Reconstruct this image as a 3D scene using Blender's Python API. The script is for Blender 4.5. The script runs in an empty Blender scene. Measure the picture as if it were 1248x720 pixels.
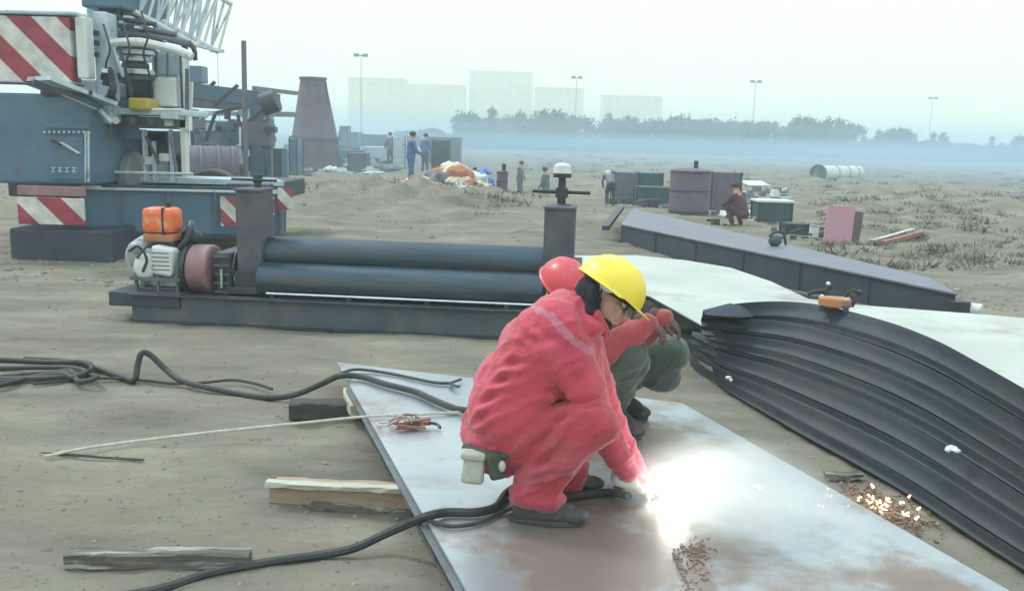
import bpy, math, random
import numpy as np
from mathutils import Vector, Matrix, noise, Quaternion
random.seed(7)
R = math.radians
S = bpy.context.scene
COL = S.collection

# ------------------------------------------------------------------ camera
FPX, CXP, CYP, CAMH = 1100.0, 624.0, 360.0, 1.6
PITCH, ROLL = math.atan(192 / 1100.0), R(1.5)
_f = Vector((0, math.cos(PITCH), -math.sin(PITCH)))
_u0 = Vector((0, math.sin(PITCH), math.cos(PITCH)))
_r0 = Vector((1, 0, 0))
_r = _r0 * math.cos(ROLL) + _u0 * math.sin(ROLL)
_u = _u0 * math.cos(ROLL) - _r0 * math.sin(ROLL)
cam = bpy.data.cameras.new('camera')
camo = bpy.data.objects.new('camera', cam)
COL.objects.link(camo)
cam.sensor_width = 36
cam.lens = 36 * FPX / 1248
cam.clip_start = 0.05
cam.clip_end = 4000
mw = Matrix((_r, _u, -_f)).transposed().to_4x4()
mw.translation = (0, 0, CAMH)
camo.matrix_world = mw
S.camera = camo
S.render.resolution_x, S.render.resolution_y = 1024, 590


def ray(x, y):
    return _f + _r * ((x - CXP) / FPX) - _u * ((y - CYP) / FPX)


def P(x, y, z=0.0):          # survey: the point at height z that a sight line meets
    d = ray(x, y)
    return Vector((0, 0, CAMH)) + d * ((z - CAMH) / d.z)


def Q(x, y, Y):              # survey: the point at distance Y on a sight line
    d = ray(x, y)
    return Vector((0, 0, CAMH)) + d * (Y / d.y)


# ------------------------------------------------------------------ world, sun, exposure
SUN_EL, SUN_AZ = R(52), R(-60)      # soft light from the upper left
w = bpy.data.worlds.new('World')
S.world = w
w.use_nodes = True
nt = w.node_tree
nt.nodes.clear()
wo = nt.nodes.new('ShaderNodeOutputWorld')
bg = nt.nodes.new('ShaderNodeBackground')
sky = nt.nodes.new('ShaderNodeTexSky')
sky.sky_type = 'NISHITA'
sky.sun_disc = False
sky.sun_elevation = SUN_EL
sky.sun_rotation = SUN_AZ
sky.dust_density = 4
bg.inputs['Strength'].default_value = 0.07
tc = nt.nodes.new('ShaderNodeTexCoord')
sep = nt.nodes.new('ShaderNodeSeparateXYZ')
rmp = nt.nodes.new('ShaderNodeValToRGB')
rmp.color_ramp.interpolation = 'EASE'
rmp.color_ramp.elements[0].position = 0.0
rmp.color_ramp.elements[0].color = (1.24, 1.22, 1.04, 1)
rmp.color_ramp.elements[1].position = 0.9
rmp.color_ramp.elements[1].color = (1.42, 1.68, 1.84, 1)
e = rmp.color_ramp.elements.new(0.25)
e.color = (1.08, 1.11, .96, 1)
cl = nt.nodes.new('ShaderNodeTexNoise')
cl.inputs['Scale'].default_value = 2.2
cl.inputs['Detail'].default_value = 4
clm = nt.nodes.new('ShaderNodeMapRange')
clm.inputs['To Min'].default_value = 0.96
clm.inputs['To Max'].default_value = 1.04
mul = nt.nodes.new('ShaderNodeVectorMath'); mul.operation = 'SCALE'
bg2 = nt.nodes.new('ShaderNodeBackground')
bg2.inputs['Strength'].default_value = 1.0
add = nt.nodes.new('ShaderNodeMixShader')
add.inputs[0].default_value = 0.93     # heavy cloud over the clear sky
L = nt.links.new
L(tc.outputs['Generated'], sep.inputs[0]); L(sep.outputs['Z'], rmp.inputs[0])
L(tc.outputs['Generated'], cl.inputs['Vector']); L(cl.outputs['Fac'], clm.inputs['Value'])
L(rmp.outputs['Color'], mul.inputs[0]); L(clm.outputs[0], mul.inputs['Scale'])
L(mul.outputs[0], bg2.inputs['Color']); L(sky.outputs[0], bg.inputs['Color'])
L(bg.outputs[0], add.inputs[1]); L(bg2.outputs[0], add.inputs[2]); L(add.outputs[0], wo.inputs['Surface'])

sun = bpy.data.lights.new('sun', 'SUN')
sun.energy = 1.5
sun.angle = R(8)
sun.color = (1.0, 0.98, 0.95)
so = bpy.data.objects.new('sun', sun)
COL.objects.link(so)
sd = Vector((math.sin(SUN_AZ) * math.cos(SUN_EL), math.cos(SUN_AZ) * math.cos(SUN_EL), math.sin(SUN_EL)))
so.rotation_euler = sd.to_track_quat('Z', 'Y').to_euler()
S.view_settings.view_transform = 'Standard'
S.view_settings.look = 'None'
S.view_settings.exposure = 0.12
S.view_settings.gamma = 1.0
S.cycles.use_denoising = True
S.cycles.max_bounces = 6
S.cycles.volume_bounces = 3
S.cycles.sample_clamp_indirect = 4


# ------------------------------------------------------------------ materials
def mat(name, c1, c2=None, scale=4, rough=.6, metal=0.0, bump=0.0, bscale=30, coat=0.0, sheen=0.0,
        c3=None, s3=2.0, t3=.56, r3=None, m3=None, emit=None, es=0, stretch=None, rvar=.12, cut=None, spec=None, soft3=.08):
    m = bpy.data.materials.new(name)
    m.use_nodes = True
    n = m.node_tree
    b = n.nodes['Principled BSDF']
    K = n.links.new
    b.inputs['Base Color'].default_value = (*c1, 1)
    b.inputs['Roughness'].default_value = rough
    b.inputs['Metallic'].default_value = metal
    b.inputs['Coat Weight'].default_value = coat
    b.inputs['Coat Roughness'].default_value = .2
    if spec is not None:
        b.inputs['Specular IOR Level'].default_value = spec
    if sheen:
        b.inputs['Sheen Weight'].default_value = sheen
        b.inputs['Sheen Roughness'].default_value = .45
    if emit:
        b.inputs['Emission Color'].default_value = (*emit, 1)
        b.inputs['Emission Strength'].default_value = es
    t = n.nodes.new('ShaderNodeTexCoord')
    vec = t.outputs['Object']
    if stretch:
        mp = n.nodes.new('ShaderNodeMapping')
        mp.inputs['Scale'].default_value = stretch
        K(vec, mp.inputs['Vector'])
        vec = mp.outputs[0]
    if c2:
        nz = n.nodes.new('ShaderNodeTexNoise')
        nz.inputs['Scale'].default_value = scale
        nz.inputs['Detail'].default_value = 7
        nz.inputs['Roughness'].default_value = .62
        K(vec, nz.inputs['Vector'])
        mr = n.nodes.new('ShaderNodeMapRange')
        mr.inputs['From Min'].default_value = .34
        mr.inputs['From Max'].default_value = .66
        K(nz.outputs['Fac'], mr.inputs['Value'])
        mx = n.nodes.new('ShaderNodeMix'); mx.data_type = 'RGBA'
        mx.inputs['A'].default_value = (*c1, 1)
        mx.inputs['B'].default_value = (*c2, 1)
        K(mr.outputs[0], mx.inputs['Factor'])
        out = mx.outputs['Result']
        rr = n.nodes.new('ShaderNodeMapRange')
        rr.inputs['To Min'].default_value = max(0, rough - rvar)
        rr.inputs['To Max'].default_value = min(1, rough + rvar)
        K(nz.outputs['Fac'], rr.inputs['Value'])
        rout = rr.outputs[0]
        if c3:
            nz3 = n.nodes.new('ShaderNodeTexNoise')
            nz3.inputs['Scale'].default_value = s3
            nz3.inputs['Detail'].default_value = 8
            nz3.inputs['Roughness'].default_value = .65
            mp3 = n.nodes.new('ShaderNodeMapping'); mp3.inputs['Location'].default_value = (3.1, 7.7, 1.9)
            K(vec, mp3.inputs['Vector']); K(mp3.outputs[0], nz3.inputs['Vector'])
            m3r = n.nodes.new('ShaderNodeMapRange')
            m3r.inputs['From Min'].default_value = t3 - soft3 / 2
            m3r.inputs['From Max'].default_value = t3 + soft3 / 2
            K(nz3.outputs['Fac'], m3r.inputs['Value'])
            mx3 = n.nodes.new('ShaderNodeMix'); mx3.data_type = 'RGBA'
            K(out, mx3.inputs['A']); mx3.inputs['B'].default_value = (*c3, 1)
            K(m3r.outputs[0], mx3.inputs['Factor'])
            out = mx3.outputs['Result']
            if r3 is not None:
                mm = n.nodes.new('ShaderNodeMix')
                K(m3r.outputs[0], mm.inputs['Factor']); K(rout, mm.inputs['A']); mm.inputs['B'].default_value = r3
                rout = mm.outputs['Result']
            if m3 is not None:
                mm = n.nodes.new('ShaderNodeMix')
                K(m3r.outputs[0], mm.inputs['Factor']); mm.inputs['A'].default_value = metal; mm.inputs['B'].default_value = m3
                K(mm.outputs['Result'], b.inputs['Metallic'])
        K(out, b.inputs['Base Color'])
        K(rout, b.inputs['Roughness'])
    if bump:
        nb = n.nodes.new('ShaderNodeTexNoise')
        nb.inputs['Scale'].default_value = bscale
        nb.inputs['Detail'].default_value = 8
        nb.inputs['Roughness'].default_value = .6
        K(vec, nb.inputs['Vector'])
        bp = n.nodes.new('ShaderNodeBump')
        bp.inputs['Strength'].default_value = bump
        bp.inputs['Distance'].default_value = .02
        K(nb.outputs['Fac'], bp.inputs['Height'])
        K(bp.outputs[0], b.inputs['Normal'])
    return m


def stripes(name, ca, cb, k, dx=1.0, dz=1.0, off=0.0):
    m = mat(name, ca, rough=.5)
    n = m.node_tree; K = n.links.new; b = n.nodes['Principled BSDF']
    t = n.nodes.new('ShaderNodeTexCoord'); s = n.nodes.new('ShaderNodeSeparateXYZ')
    K(t.outputs['Object'], s.inputs[0])
    a1 = n.nodes.new('ShaderNodeMath'); a1.operation = 'MULTIPLY_ADD'; a1.inputs[1].default_value = dx * k; a1.inputs[2].default_value = off
    K(s.outputs['X'], a1.inputs[0])
    a2 = n.nodes.new('ShaderNodeMath'); a2.operation = 'MULTIPLY_ADD'; a2.inputs[1].default_value = dz * k
    K(s.outputs['Z'], a2.inputs[0]); K(a1.outputs[0], a2.inputs[2])
    fr = n.nodes.new('ShaderNodeMath'); fr.operation = 'FRACT'; K(a2.outputs[0], fr.inputs[0])
    gt = n.nodes.new('ShaderNodeMath'); gt.operation = 'GREATER_THAN'; gt.inputs[1].default_value = .5; K(fr.outputs[0], gt.inputs[0])
    mx = n.nodes.new('ShaderNodeMix'); mx.data_type = 'RGBA'
    mx.inputs['A'].default_value = (*ca, 1); mx.inputs['B'].default_value = (*cb, 1)
    K(gt.outputs[0], mx.inputs['Factor'])
    nz = n.nodes.new('ShaderNodeTexNoise'); nz.inputs['Scale'].default_value = 6; nz.inputs['Detail'].default_value = 8
    K(t.outputs['Object'], nz.inputs['Vector'])
    mr = n.nodes.new('ShaderNodeMapRange'); mr.inputs['From Min'].default_value = .35; mr.inputs['From Max'].default_value = .7
    mr.inputs['To Min'].default_value = 1.0; mr.inputs['To Max'].default_value = .6
    K(nz.outputs['Fac'], mr.inputs['Value'])
    sc = n.nodes.new('ShaderNodeVectorMath'); sc.operation = 'SCALE'
    K(mx.outputs['Result'], sc.inputs[0]); K(mr.outputs[0], sc.inputs['Scale']); K(sc.outputs[0], b.inputs['Base Color'])
    return m


MT = dict(
    steel=mat('worn_steel', (.10, .125, .15), (.17, .19, .21), 5, .45, .5, .25, 60, c3=(.13, .085, .06), s3=3, t3=.6, r3=.8, m3=0),
    skid=mat('skid_paint', (.06, .09, .12), (.09, .12, .15), 3, .6, .1, .15, 30, c3=(.17, .15, .13), s3=3, t3=.6, soft3=.2),
    dark=mat('dark_steel', (.035, .05, .065), (.07, .085, .10), 6, .45, .5, .2, 50, c3=(.10, .07, .05), s3=4, t3=.62, r3=.8, m3=0),
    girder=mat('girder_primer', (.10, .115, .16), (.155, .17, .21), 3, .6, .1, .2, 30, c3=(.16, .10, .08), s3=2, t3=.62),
    girderlit=mat('girder_top_lit', (.13, .15, .20), (.19, .21, .26), 3, .55, .1, .2, 30, c3=(.20, .17, .15), s3=2, t3=.62, soft3=.2),  # lighter copy of the primer: light on the top face put into colour
    girderdark=mat('girder_side', (.03, .042, .07), (.05, .065, .095), 3, .6, .1, .2, 30),  # girder sides: shade put into the colour; plain dark paint elsewhere
    roller=mat('roller_steel', (.035, .06, .085), (.06, .095, .125), 3, .36, .55, .1, 50, stretch=(.4, 4, 4), c3=(.09, .085, .08), s3=2.2, t3=.60, soft3=.2, r3=.7, m3=0),
    post=mat('post_steel', (.07, .085, .115), (.12, .13, .16), 5, .6, .3, .25, 40, c3=(.17, .13, .12), s3=5, t3=.60, soft3=.2, r3=.85, m3=0),
    bright=mat('bright_steel', (.55, .58, .62), (.75, .78, .8), 6, .3, .9),
    mill=mat('pale_steel_sheet', (.52, .60, .60), (.66, .73, .72), 1.2, .34, .88, .05, 14, c3=(.36, .34, .33), s3=1.4, t3=.62, r3=.5, m3=.3, soft3=.16),
    sheet=mat('rolled_sheet', (.015, .028, .042), (.035, .052, .068), 2.5, .55, .2, .2, 40, stretch=(1, 1, 3), c3=(.06, .055, .055), s3=2, t3=.6, r3=.65, m3=.1, soft3=.2),
    edge=mat('sheared_edge', (.14, .16, .17), (.24, .26, .26), 6, .5, .4, stretch=(1, 1, 1)),
    blue=mat('crane_blue_paint', (.06, .13, .21), (.09, .17, .25), 3, .45, .0, .1, 20, coat=.2, c3=(.11, .12, .12), s3=4, t3=.62),
    paleblue=mat('crane_pale_paint', (.36, .48, .56), (.54, .64, .69), 4, .5, .0, .1, 20, c3=(.20, .22, .22), s3=5, t3=.62),
    white=mat('chalky_white_paint', (.68, .74, .72), (.56, .62, .62), 4, .5, 0, .05, 20, c3=(.36, .33, .28), s3=6, t3=.66),
    yellow=mat('yellow_paint', (.55, .42, .06), (.40, .30, .06), 6, .5),
    tyre=mat('tyre_rubber', (.055, .06, .06), (.10, .10, .095), 9, .85),
    tyregrey=mat('dusty_tyre', (.20, .23, .24), (.28, .31, .31), 5, .85, 0, .2, 30),
    black=mat('black_rubber', (.02, .024, .026), (.04, .045, .045), 12, .55, 0, .1, 60),
    cable=mat('cable_rubber', (.018, .024, .026), (.05, .055, .05), 9, .6, 0, .2, 60),
    rope=mat('white_rope', (.62, .62, .55), (.45, .44, .38), 30, .85, 0, .4, 200),
    orange=mat('orange_tank', (.85, .19, .06), (.72, .15, .06), 5, .5, 0, .05, 20, c3=(.75, .45, .35), s3=3, t3=.6),
    engine=mat('engine_grey_green', (.22, .28, .29), (.48, .54, .53), 7, .5, .1, .2, 50, c3=(.10, .11, .11), s3=7, t3=.58),
    pinkred=mat('faded_red_oxide', (.24, .13, .15), (.32, .20, .22), 6, .6, 0, .1, 30, c3=(.25, .12, .08), s3=5, t3=.6),
    wood=mat('weathered_wood', (.20, .19, .165), (.075, .07, .06), 3, .85, 0, .6, 30, stretch=(1, 12, 12), c3=(.42, .42, .38), s3=2.5, t3=.56),
    woodred=mat('fresh_timber', (.48, .34, .25), (.34, .27, .21), 3, .8, 0, .5, 30, stretch=(1, 12, 12)),
    wooddark=mat('dark_timber', (.055, .055, .055), (.10, .095, .085), 3, .85, 0, .6, 30, stretch=(1, 10, 10)),
    woodpale=mat('bleached_timber', (.58, .59, .50), (.44, .43, .35), 3, .8, 0, .5, 30, stretch=(1, 12, 12)),
    jacket=mat('red_work_cloth', (.54, .062, .105), (.47, .05, .085), 3, .8, 0, .3, 90, sheen=.35, c3=(.58, .10, .15), s3=4, t3=.64, soft3=.3),
    trousers=mat('faded_red_cloth', (.46, .05, .08), (.39, .042, .068), 4, .85, 0, .3, 90, sheen=.3, c3=(.40, .09, .11), s3=5, t3=.62, soft3=.2),
    band=mat('faded_sewn_band', (.52, .20, .25), (.46, .13, .18), 9, .8, 0, .3, 90, sheen=.3),
    jacket2=mat('dull_red_cloth', (.27, .035, .045), (.34, .06, .065), 4, .85, 0, .3, 120, sheen=.35),
    green=mat('army_green_cloth', (.045, .07, .055), (.07, .095, .08), 5, .9, 0, .3, 120, sheen=.35),
    skin=mat('skin', (.46, .26, .19), (.40, .21, .15), 20, .5, 0, .1, 150),
    hair=mat('black_knit', (.012, .012, .016), (.02, .02, .024), 30, .9),
    glove=mat('cotton_glove', (.66, .66, .60), (.50, .49, .43), 18, .9, 0, .4, 200, sheen=.3),
    glovedark=mat('dirty_red_glove', (.16, .07, .065), (.12, .075, .07), 18, .9, 0, .4, 200),
    boot=mat('grey_boot', (.045, .047, .052), (.085, .085, .088), 14, .7, 0, .2, 80),
    sole=mat('boot_sole', (.05, .05, .05), (.08, .08, .075), 14, .8),
    yhat=mat('yellow_helmet', (.86, .70, .05), (.82, .64, .05), 5, .38, 0, .08, 40, coat=.35, c3=(.66, .58, .32), s3=9, t3=.60, soft3=.15),
    rhat=mat('red_helmet', (.62, .05, .075), (.55, .05, .07), 5, .42, 0, .08, 40, coat=.25, c3=(.42, .14, .14), s3=9, t3=.6, soft3=.15),
    glass=mat('dark_lens', (.10, .13, .15), rough=.12, coat=.8),
    canvas=mat('pale_canvas', (.50, .52, .45), (.38, .40, .34), 12, .9, 0, .4, 120),
    webbing=mat('dark_webbing', (.04, .055, .04), (.07, .085, .06), 20, .9),
    brass=mat('rusty_brown', (.24, .10, .075), (.35, .17, .12), 9, .6, .2, .3, 60),
    carriage=mat('ochre_paint', (.55, .27, .10), (.42, .22, .11), 7, .55, 0, .2, 40, c3=(.62, .50, .40), s3=5, t3=.6),
    purple=mat('red_oxide_primer', (.115, .098, .14), (.16, .13, .18), 3, .7, 0, .1, 20, c3=(.16, .11, .11), s3=3, t3=.6),
    concrete=mat('far_plaster', (.80, .80, .76), (.74, .74, .70), 1, .8),
    window=mat('far_window', (.68, .70, .69), rough=.2),
    dryscrub=mat('dry_weeds', (.13, .12, .095), (.18, .165, .13), 2, .9),
    bark=mat('bark', (.07, .06, .05), (.11, .09, .07), 5, .9),
    leaf=mat('leaves', (.03, .065, .07), (.04, .085, .08), 2, .8),
    tealbox=mat('green_box_paint', (.03, .075, .09), (.045, .095, .105), 4, .6),
    bluecloth=mat('blue_overalls', (.06, .11, .28), (.09, .15, .34), 5, .9),
    darkcloth=mat('dark_overalls', (.05, .07, .09), (.08, .10, .12), 5, .9),
    maroon=mat('maroon_overalls', (.075, .035, .06), (.10, .05, .075), 5, .9),
    pinkplate=mat('pink_primer', (.46, .22, .29), (.40, .24, .30), 3, .7, 0, .1, 20, c3=(.36, .28, .28), s3=3, t3=.6),
    cream=mat('cream_sack', (.72, .68, .58), (.60, .52, .42), 9, .85, 0, .3, 30),
    sackred=mat('orange_brown_sack', (.50, .20, .10), (.38, .16, .10), 9, .85, 0, .3, 30),
    sackblue=mat('blue_tarp', (.10, .22, .55), (.14, .30, .62), 6, .6),
    slag=mat('slag', (.20, .12, .08), (.30, .22, .17), 20, .8),
    spark=mat('hot_spark', (.9, .5, .2), emit=(1.0, .62, .28), es=7),
    arc=mat('arc_flame', (1, 1, 1), emit=(1.0, .96, .88), es=60),
    stripe=stripes('hazard_stripes', (.70, .70, .68), (.36, .05, .08), 1.7, 1.0, 1.0),
    stripe2=stripes('hazard_stripes_small', (.70, .70, .68), (.36, .07, .10), 2.6, 1.0, 1.0),
)


# ------------------------------------------------------------------ mesh helpers
class MB:
    def __init__(s):
        s.v = []; s.f = []

    def add(s, vs, fs):
        o = len(s.v)
        s.v += [tuple(x) for x in vs]
        s.f += [tuple(i + o for i in f) for f in fs]
        return s

    def box(s, c, d, rot=None, taper=1.0):
        c = Vector(c); h = Vector(d) / 2
        pts = []
        for z in (-1, 1):
            k = taper if z > 0 else 1
            for x, y in ((-1, -1), (1, -1), (1, 1), (-1, 1)):
                p = Vector((x * h.x * k, y * h.y * k, z * h.z))
                if rot is not None: p = rot @ p
                pts.append(c + p)
        return s.add(pts, [(3, 2, 1, 0), (4, 5, 6, 7), (0, 1, 5, 4), (1, 2, 6, 5), (2, 3, 7, 6), (3, 0, 4, 7)])

    def bar(s, a, b, wd, ht, up=(0, 0, 1)):     # box beam between two points
        a = Vector(a); b = Vector(b); d = (b - a); ln = d.length; d.normalize()
        up = Vector(up)
        sd = d.cross(up)
        if sd.length < 1e-4: sd = d.cross(Vector((0, 1, 0)))
        sd.normalize(); u = sd.cross(d)
        rot = Matrix((d, -sd, u)).transposed()
        return s.box((a + b) / 2, (ln, wd, ht), rot)

    def cyl(s, a, b, r1, r2=None, n=16, caps=True):
        a = Vector(a); b = Vector(b); r2 = r1 if r2 is None else r2
        q = (b - a).to_track_quat('Z', 'Y')
        pts = []
        for p, r in ((a, r1), (b, r2)):
            for i in range(n):
                t = 2 * math.pi * i / n
                pts.append(p + q @ Vector((r * math.cos(t), r * math.sin(t), 0)))
        fs = [(i, (i + 1) % n, n + (i + 1) % n, n + i) for i in range(n)]
        if caps: fs += [tuple(range(n - 1, -1, -1)), tuple(range(n, 2 * n))]
        return s.add(pts, fs)

    def ring(s, a, b, ro, ri, n=24):            # thick pipe / annulus
        a = Vector(a); b = Vector(b); q = (b - a).to_track_quat('Z', 'Y'); pts = []
        for p in (a, b):
            for r in (ro, ri):
                for i in range(n):
                    t = 2 * math.pi * i / n
                    pts.append(p + q @ Vector((r * math.cos(t), r * math.sin(t), 0)))
        fs = []
        for i in range(n):
            j = (i + 1) % n
            fs += [(i, j, 2 * n + j, 2 * n + i), (n + j, n + i, 3 * n + i, 3 * n + j),
                   (j, i, n + i, n + j), (2 * n + i, 2 * n + j, 3 * n + j, 3 * n + i)]
        return s.add(pts, fs)

    def ell(s, c, r, rot=None, n=16, m=10):
        c = Vector(c)
        if isinstance(r, (int, float)): r = (r, r, r)
        pts = [Vector((0, 0, -r[2]))]
        for j in range(1, m):
            ph = -math.pi / 2 + math.pi * j / m
            for i in range(n):
                t = 2 * math.pi * i / n
                pts.append(Vector((r[0] * math.cos(ph) * math.cos(t), r[1] * math.cos(ph) * math.sin(t), r[2] * math.sin(ph))))
        pts.append(Vector((0, 0, r[2])))
        if rot is not None: pts = [rot @ p for p in pts]
        pts = [p + c for p in pts]
        fs = [(0, 1 + (i + 1) % n, 1 + i) for i in range(n)]
        for j in range(m - 2):
            for i in range(n):
                a = 1 + j * n + i; b = 1 + j * n + (i + 1) % n
                fs.append((a, b, b + n, a + n))
        last = len(pts) - 1; o = 1 + (m - 2) * n
        fs += [(o + i, o + (i + 1) % n, last) for i in range(n)]
        return s.add(pts, fs)

    def cap(s, a, b, r1, r2=None, n=16):
        r2 = r1 if r2 is None else r2
        s.cyl(a, b, r1, r2, n); s.ell(a, r1, n=n); s.ell(b, r2, n=n)
        return s

    def tube(s, pts, r, n=8, sub=6, rfun=None):
        p = smooth_path(pts, sub)
        tot = len(p); prev = None; ringv = []
        up = Vector((0, 0, 1))
        for i, c in enumerate(p):
            t = (p[min(i + 1, tot - 1)] - p[max(i - 1, 0)]).normalized()
            if prev is None:
                x = t.cross(up)
                if x.length < .05: x = t.cross(Vector((0, 1, 0)))
                x.normalize()
            else:
                x = (prev - t * prev.dot(t)).normalized()
            prev = x; y = t.cross(x)
            rr = r if rfun is None else rfun(i / (tot - 1)) * r
            ringv.append([c + (x * math.cos(2 * math.pi * k / n) + y * math.sin(2 * math.pi * k / n)) * rr for k in range(n)])
        vs = [q for rg in ringv for q in rg]
        fs = []
        for i in range(tot - 1):
            for k in range(n):
                fs.append((i * n + k, i * n + (k + 1) % n, (i + 1) * n + (k + 1) % n, (i + 1) * n + k))
        fs += [tuple(range(n - 1, -1, -1)), tuple(range((tot - 1) * n, tot * n))]
        return s.add(vs, fs)

    def prism(s, poly, a, b):        # polygon (list of Vector) offset by vectors a and b
        n = len(poly); a = Vector(a); b = Vector(b)
        vs = [Vector(p) + a for p in poly] + [Vector(p) + b for p in poly]
        fs = [tuple(range(n - 1, -1, -1)), tuple(range(n, 2 * n))] + [(i, (i + 1) % n, n + (i + 1) % n, n + i) for i in range(n)]
        return s.add(vs, fs)

    def surf(s, rows, thick):        # open surface given as rows of points, made thick downwards/inwards
        nr, nc = len(rows), len(rows[0])
        top = [Vector(p) for r in rows for p in r]
        nrm = []
        for i in range(nr):
            for j in range(nc):
                dx = top[min(i + 1, nr - 1) * nc + j] - top[max(i - 1, 0) * nc + j]
                dy = top[i * nc + min(j + 1, nc - 1)] - top[i * nc + max(j - 1, 0)]
                nrm.append(dx.cross(dy).normalized())
        bot = [p - q * thick for p, q in zip(top, nrm)]
        o = nr * nc; fs = []
        for i in range(nr - 1):
            for j in range(nc - 1):
                a, b, c, d = i * nc + j, i * nc + j + 1, (i + 1) * nc + j + 1, (i + 1) * nc + j
                fs.append((a, d, c, b)); fs.append((o + a, o + b, o + c, o + d))
        for j in range(nc - 1):
            fs.append((j, j + 1, o + j + 1, o + j)); e = (nr - 1) * nc
            fs.append((e + j + 1, e + j, o + e + j, o + e + j + 1))
        for i in range(nr - 1):
            a, b = i * nc, (i + 1) * nc
            fs.append((b, a, o + a, o + b)); a += nc - 1; b += nc - 1
            fs.append((a, b, o + b, o + a))
        return s.add(top + bot, fs)

    def mesh(s, name, m=None, smooth=False):
        me = bpy.data.meshes.new(name)
        me.from_pydata(s.v, [], s.f)
        me.update()
        if m is not None: me.materials.append(MT[m] if isinstance(m, str) else m)
        if smooth: me.shade_smooth()
        return me

    def build(s, name, m, parent=None, smooth=False, bevel=0, origin=None):
        if parent is None and origin is None and s.v:
            a = np.array(s.v)
            origin = ((a[:, 0].min() + a[:, 0].max()) / 2, (a[:, 1].min() + a[:, 1].max()) / 2, a[:, 2].min())
        if origin is not None:
            s.v = [(x - origin[0], y - origin[1], z - origin[2]) for x, y, z in s.v]
        me = s.mesh(name, m, smooth)
        o = bpy.data.objects.new(name, me)
        COL.objects.link(o)
        if origin is not None: o.location = origin
        if parent is not None:
            o.parent = parent
        if smooth == 'auto':
            me.shade_smooth()
            try: me.set_sharp_from_angle(angle=R(40))
            except Exception: pass
        if bevel:
            b = o.modifiers.new('bevel', 'BEVEL'); b.width = bevel; b.segments = 2; b.limit_method = 'ANGLE'; b.angle_limit = R(40)
            b.harden_normals = False
        return o


def smooth_path(pts, sub=6):
    pts = [Vector(p) for p in pts]
    if len(pts) < 3: return pts
    out = []
    P4 = [pts[0] * 2 - pts[1]] + pts + [pts[-1] * 2 - pts[-2]]
    for i in range(len(pts) - 1):
        a, b, c, d = P4[i:i + 4]
        for k in range(sub):
            t = k / sub
            out.append(.5 * ((2 * b) + (c - a) * t + (2 * a - 5 * b + 4 * c - d) * t * t + (3 * b - a - 3 * c + d) * t ** 3))
    out.append(pts[-1])
    return out


def tag(o, label=None, cat=None, group=None, kind=None):
    if label: o['label'] = label
    if cat: o['category'] = cat
    if group: o['group'] = group
    if kind: o['kind'] = kind
    return o


def thing(name, label, cat, loc=(0, 0, 0), rz=0.0, group=None):
    o = bpy.data.objects.new(name, None)
    COL.objects.link(o)
    o.location = loc; o.rotation_euler.z = rz; o.empty_display_size = .2
    return tag(o, label, cat, group)


def copy_tree(o, parent=None):
    c = o.copy(); COL.objects.link(c)
    if parent is not None: c.parent = parent
    for ch in [x for x in COL.objects if x.parent == o]:
        copy_tree(ch, c)
    return c


def fractal(p, oct=4):
    return noise.fractal(Vector(p), 1.0, 2.0, oct)


def blob(name, parts, m, parent=None, voxel=.009, smooth=6, creases=(), nz=(), origin=None, sm_f=.5, folds=()):
    """tapered limbs and masses fused into one continuous skin, then creased"""
    b = MB()
    for q in parts:
        if q[0] == 'c': b.cap(q[1], q[2], q[3], q[4] if len(q) > 4 else None)
        elif q[0] == 'e': b.ell(q[1], q[2], q[3] if len(q) > 3 else None)
        elif q[0] == 'b': b.box(q[1], q[2], q[3] if len(q) > 3 else None)
    tmp = bpy.data.objects.new('tmp', b.mesh('tmp')); COL.objects.link(tmp)
    rm = tmp.modifiers.new('r', 'REMESH'); rm.mode = 'VOXEL'; rm.voxel_size = voxel
    if smooth:
        sm = tmp.modifiers.new('s', 'SMOOTH'); sm.iterations = smooth; sm.factor = sm_f
    dg = bpy.context.evaluated_depsgraph_get()
    me = bpy.data.meshes.new_from_object(tmp.evaluated_get(dg))
    bpy.data.objects.remove(tmp)
    n = len(me.vertices)
    V = np.empty(n * 3); me.vertices.foreach_get('co', V); V = V.reshape(-1, 3)
    N = np.empty(n * 3); me.vertex_normals.foreach_get('vector', N); N = N.reshape(-1, 3)
    D = np.zeros(n)
    for cr in creases:      # a, b, width, depth (depth < 0 raises a ridge)
        a = np.array(cr[0]); c = np.array(cr[1]); ab = c - a
        t = np.clip(((V - a) @ ab) / (ab @ ab), 0, 1)
        d = np.linalg.norm(V - (a + t[:, None] * ab), axis=1)
        fade = np.sin(np.clip(t, .04, .96) * math.pi) ** .5
        D -= cr[3] * np.exp(-(d / cr[2]) ** 2) * fade
        D += .45 * cr[3] * np.exp(-((d - cr[2] * 2) / (cr[2] * 1.1)) ** 2) * fade
    for (sc, amp, st) in nz:
        D += amp * np.array([noise.noise(Vector((v[0] * st[0], v[1] * st[1], v[2] * st[2])) * sc) for v in V])
    for (sc, amp, rot3) in folds:      # sharp-crested cloth folds running along the given directions
        A_ = np.array(rot3)
        for kf, w_ in ((1.0, 1.0), (1.9, .45)):
            D += w_ * amp * np.array([(1 - min(1, abs(noise.noise(Vector(A_ @ v) * sc * kf)) * 2.6)) ** 2 - .35 for v in V])
    V = V + N * D[:, None]
    if origin is not None: V = V - np.array(origin)
    me.vertices.foreach_set('co', V.ravel()); me.update()
    me.name = name
    me.materials.clear(); me.materials.append(MT[m]); me.shade_smooth()
    o = bpy.data.objects.new(name, me); COL.objects.link(o)
    if origin is not None: o.location = origin
    if parent is not None: o.parent = parent
    return o


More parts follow.
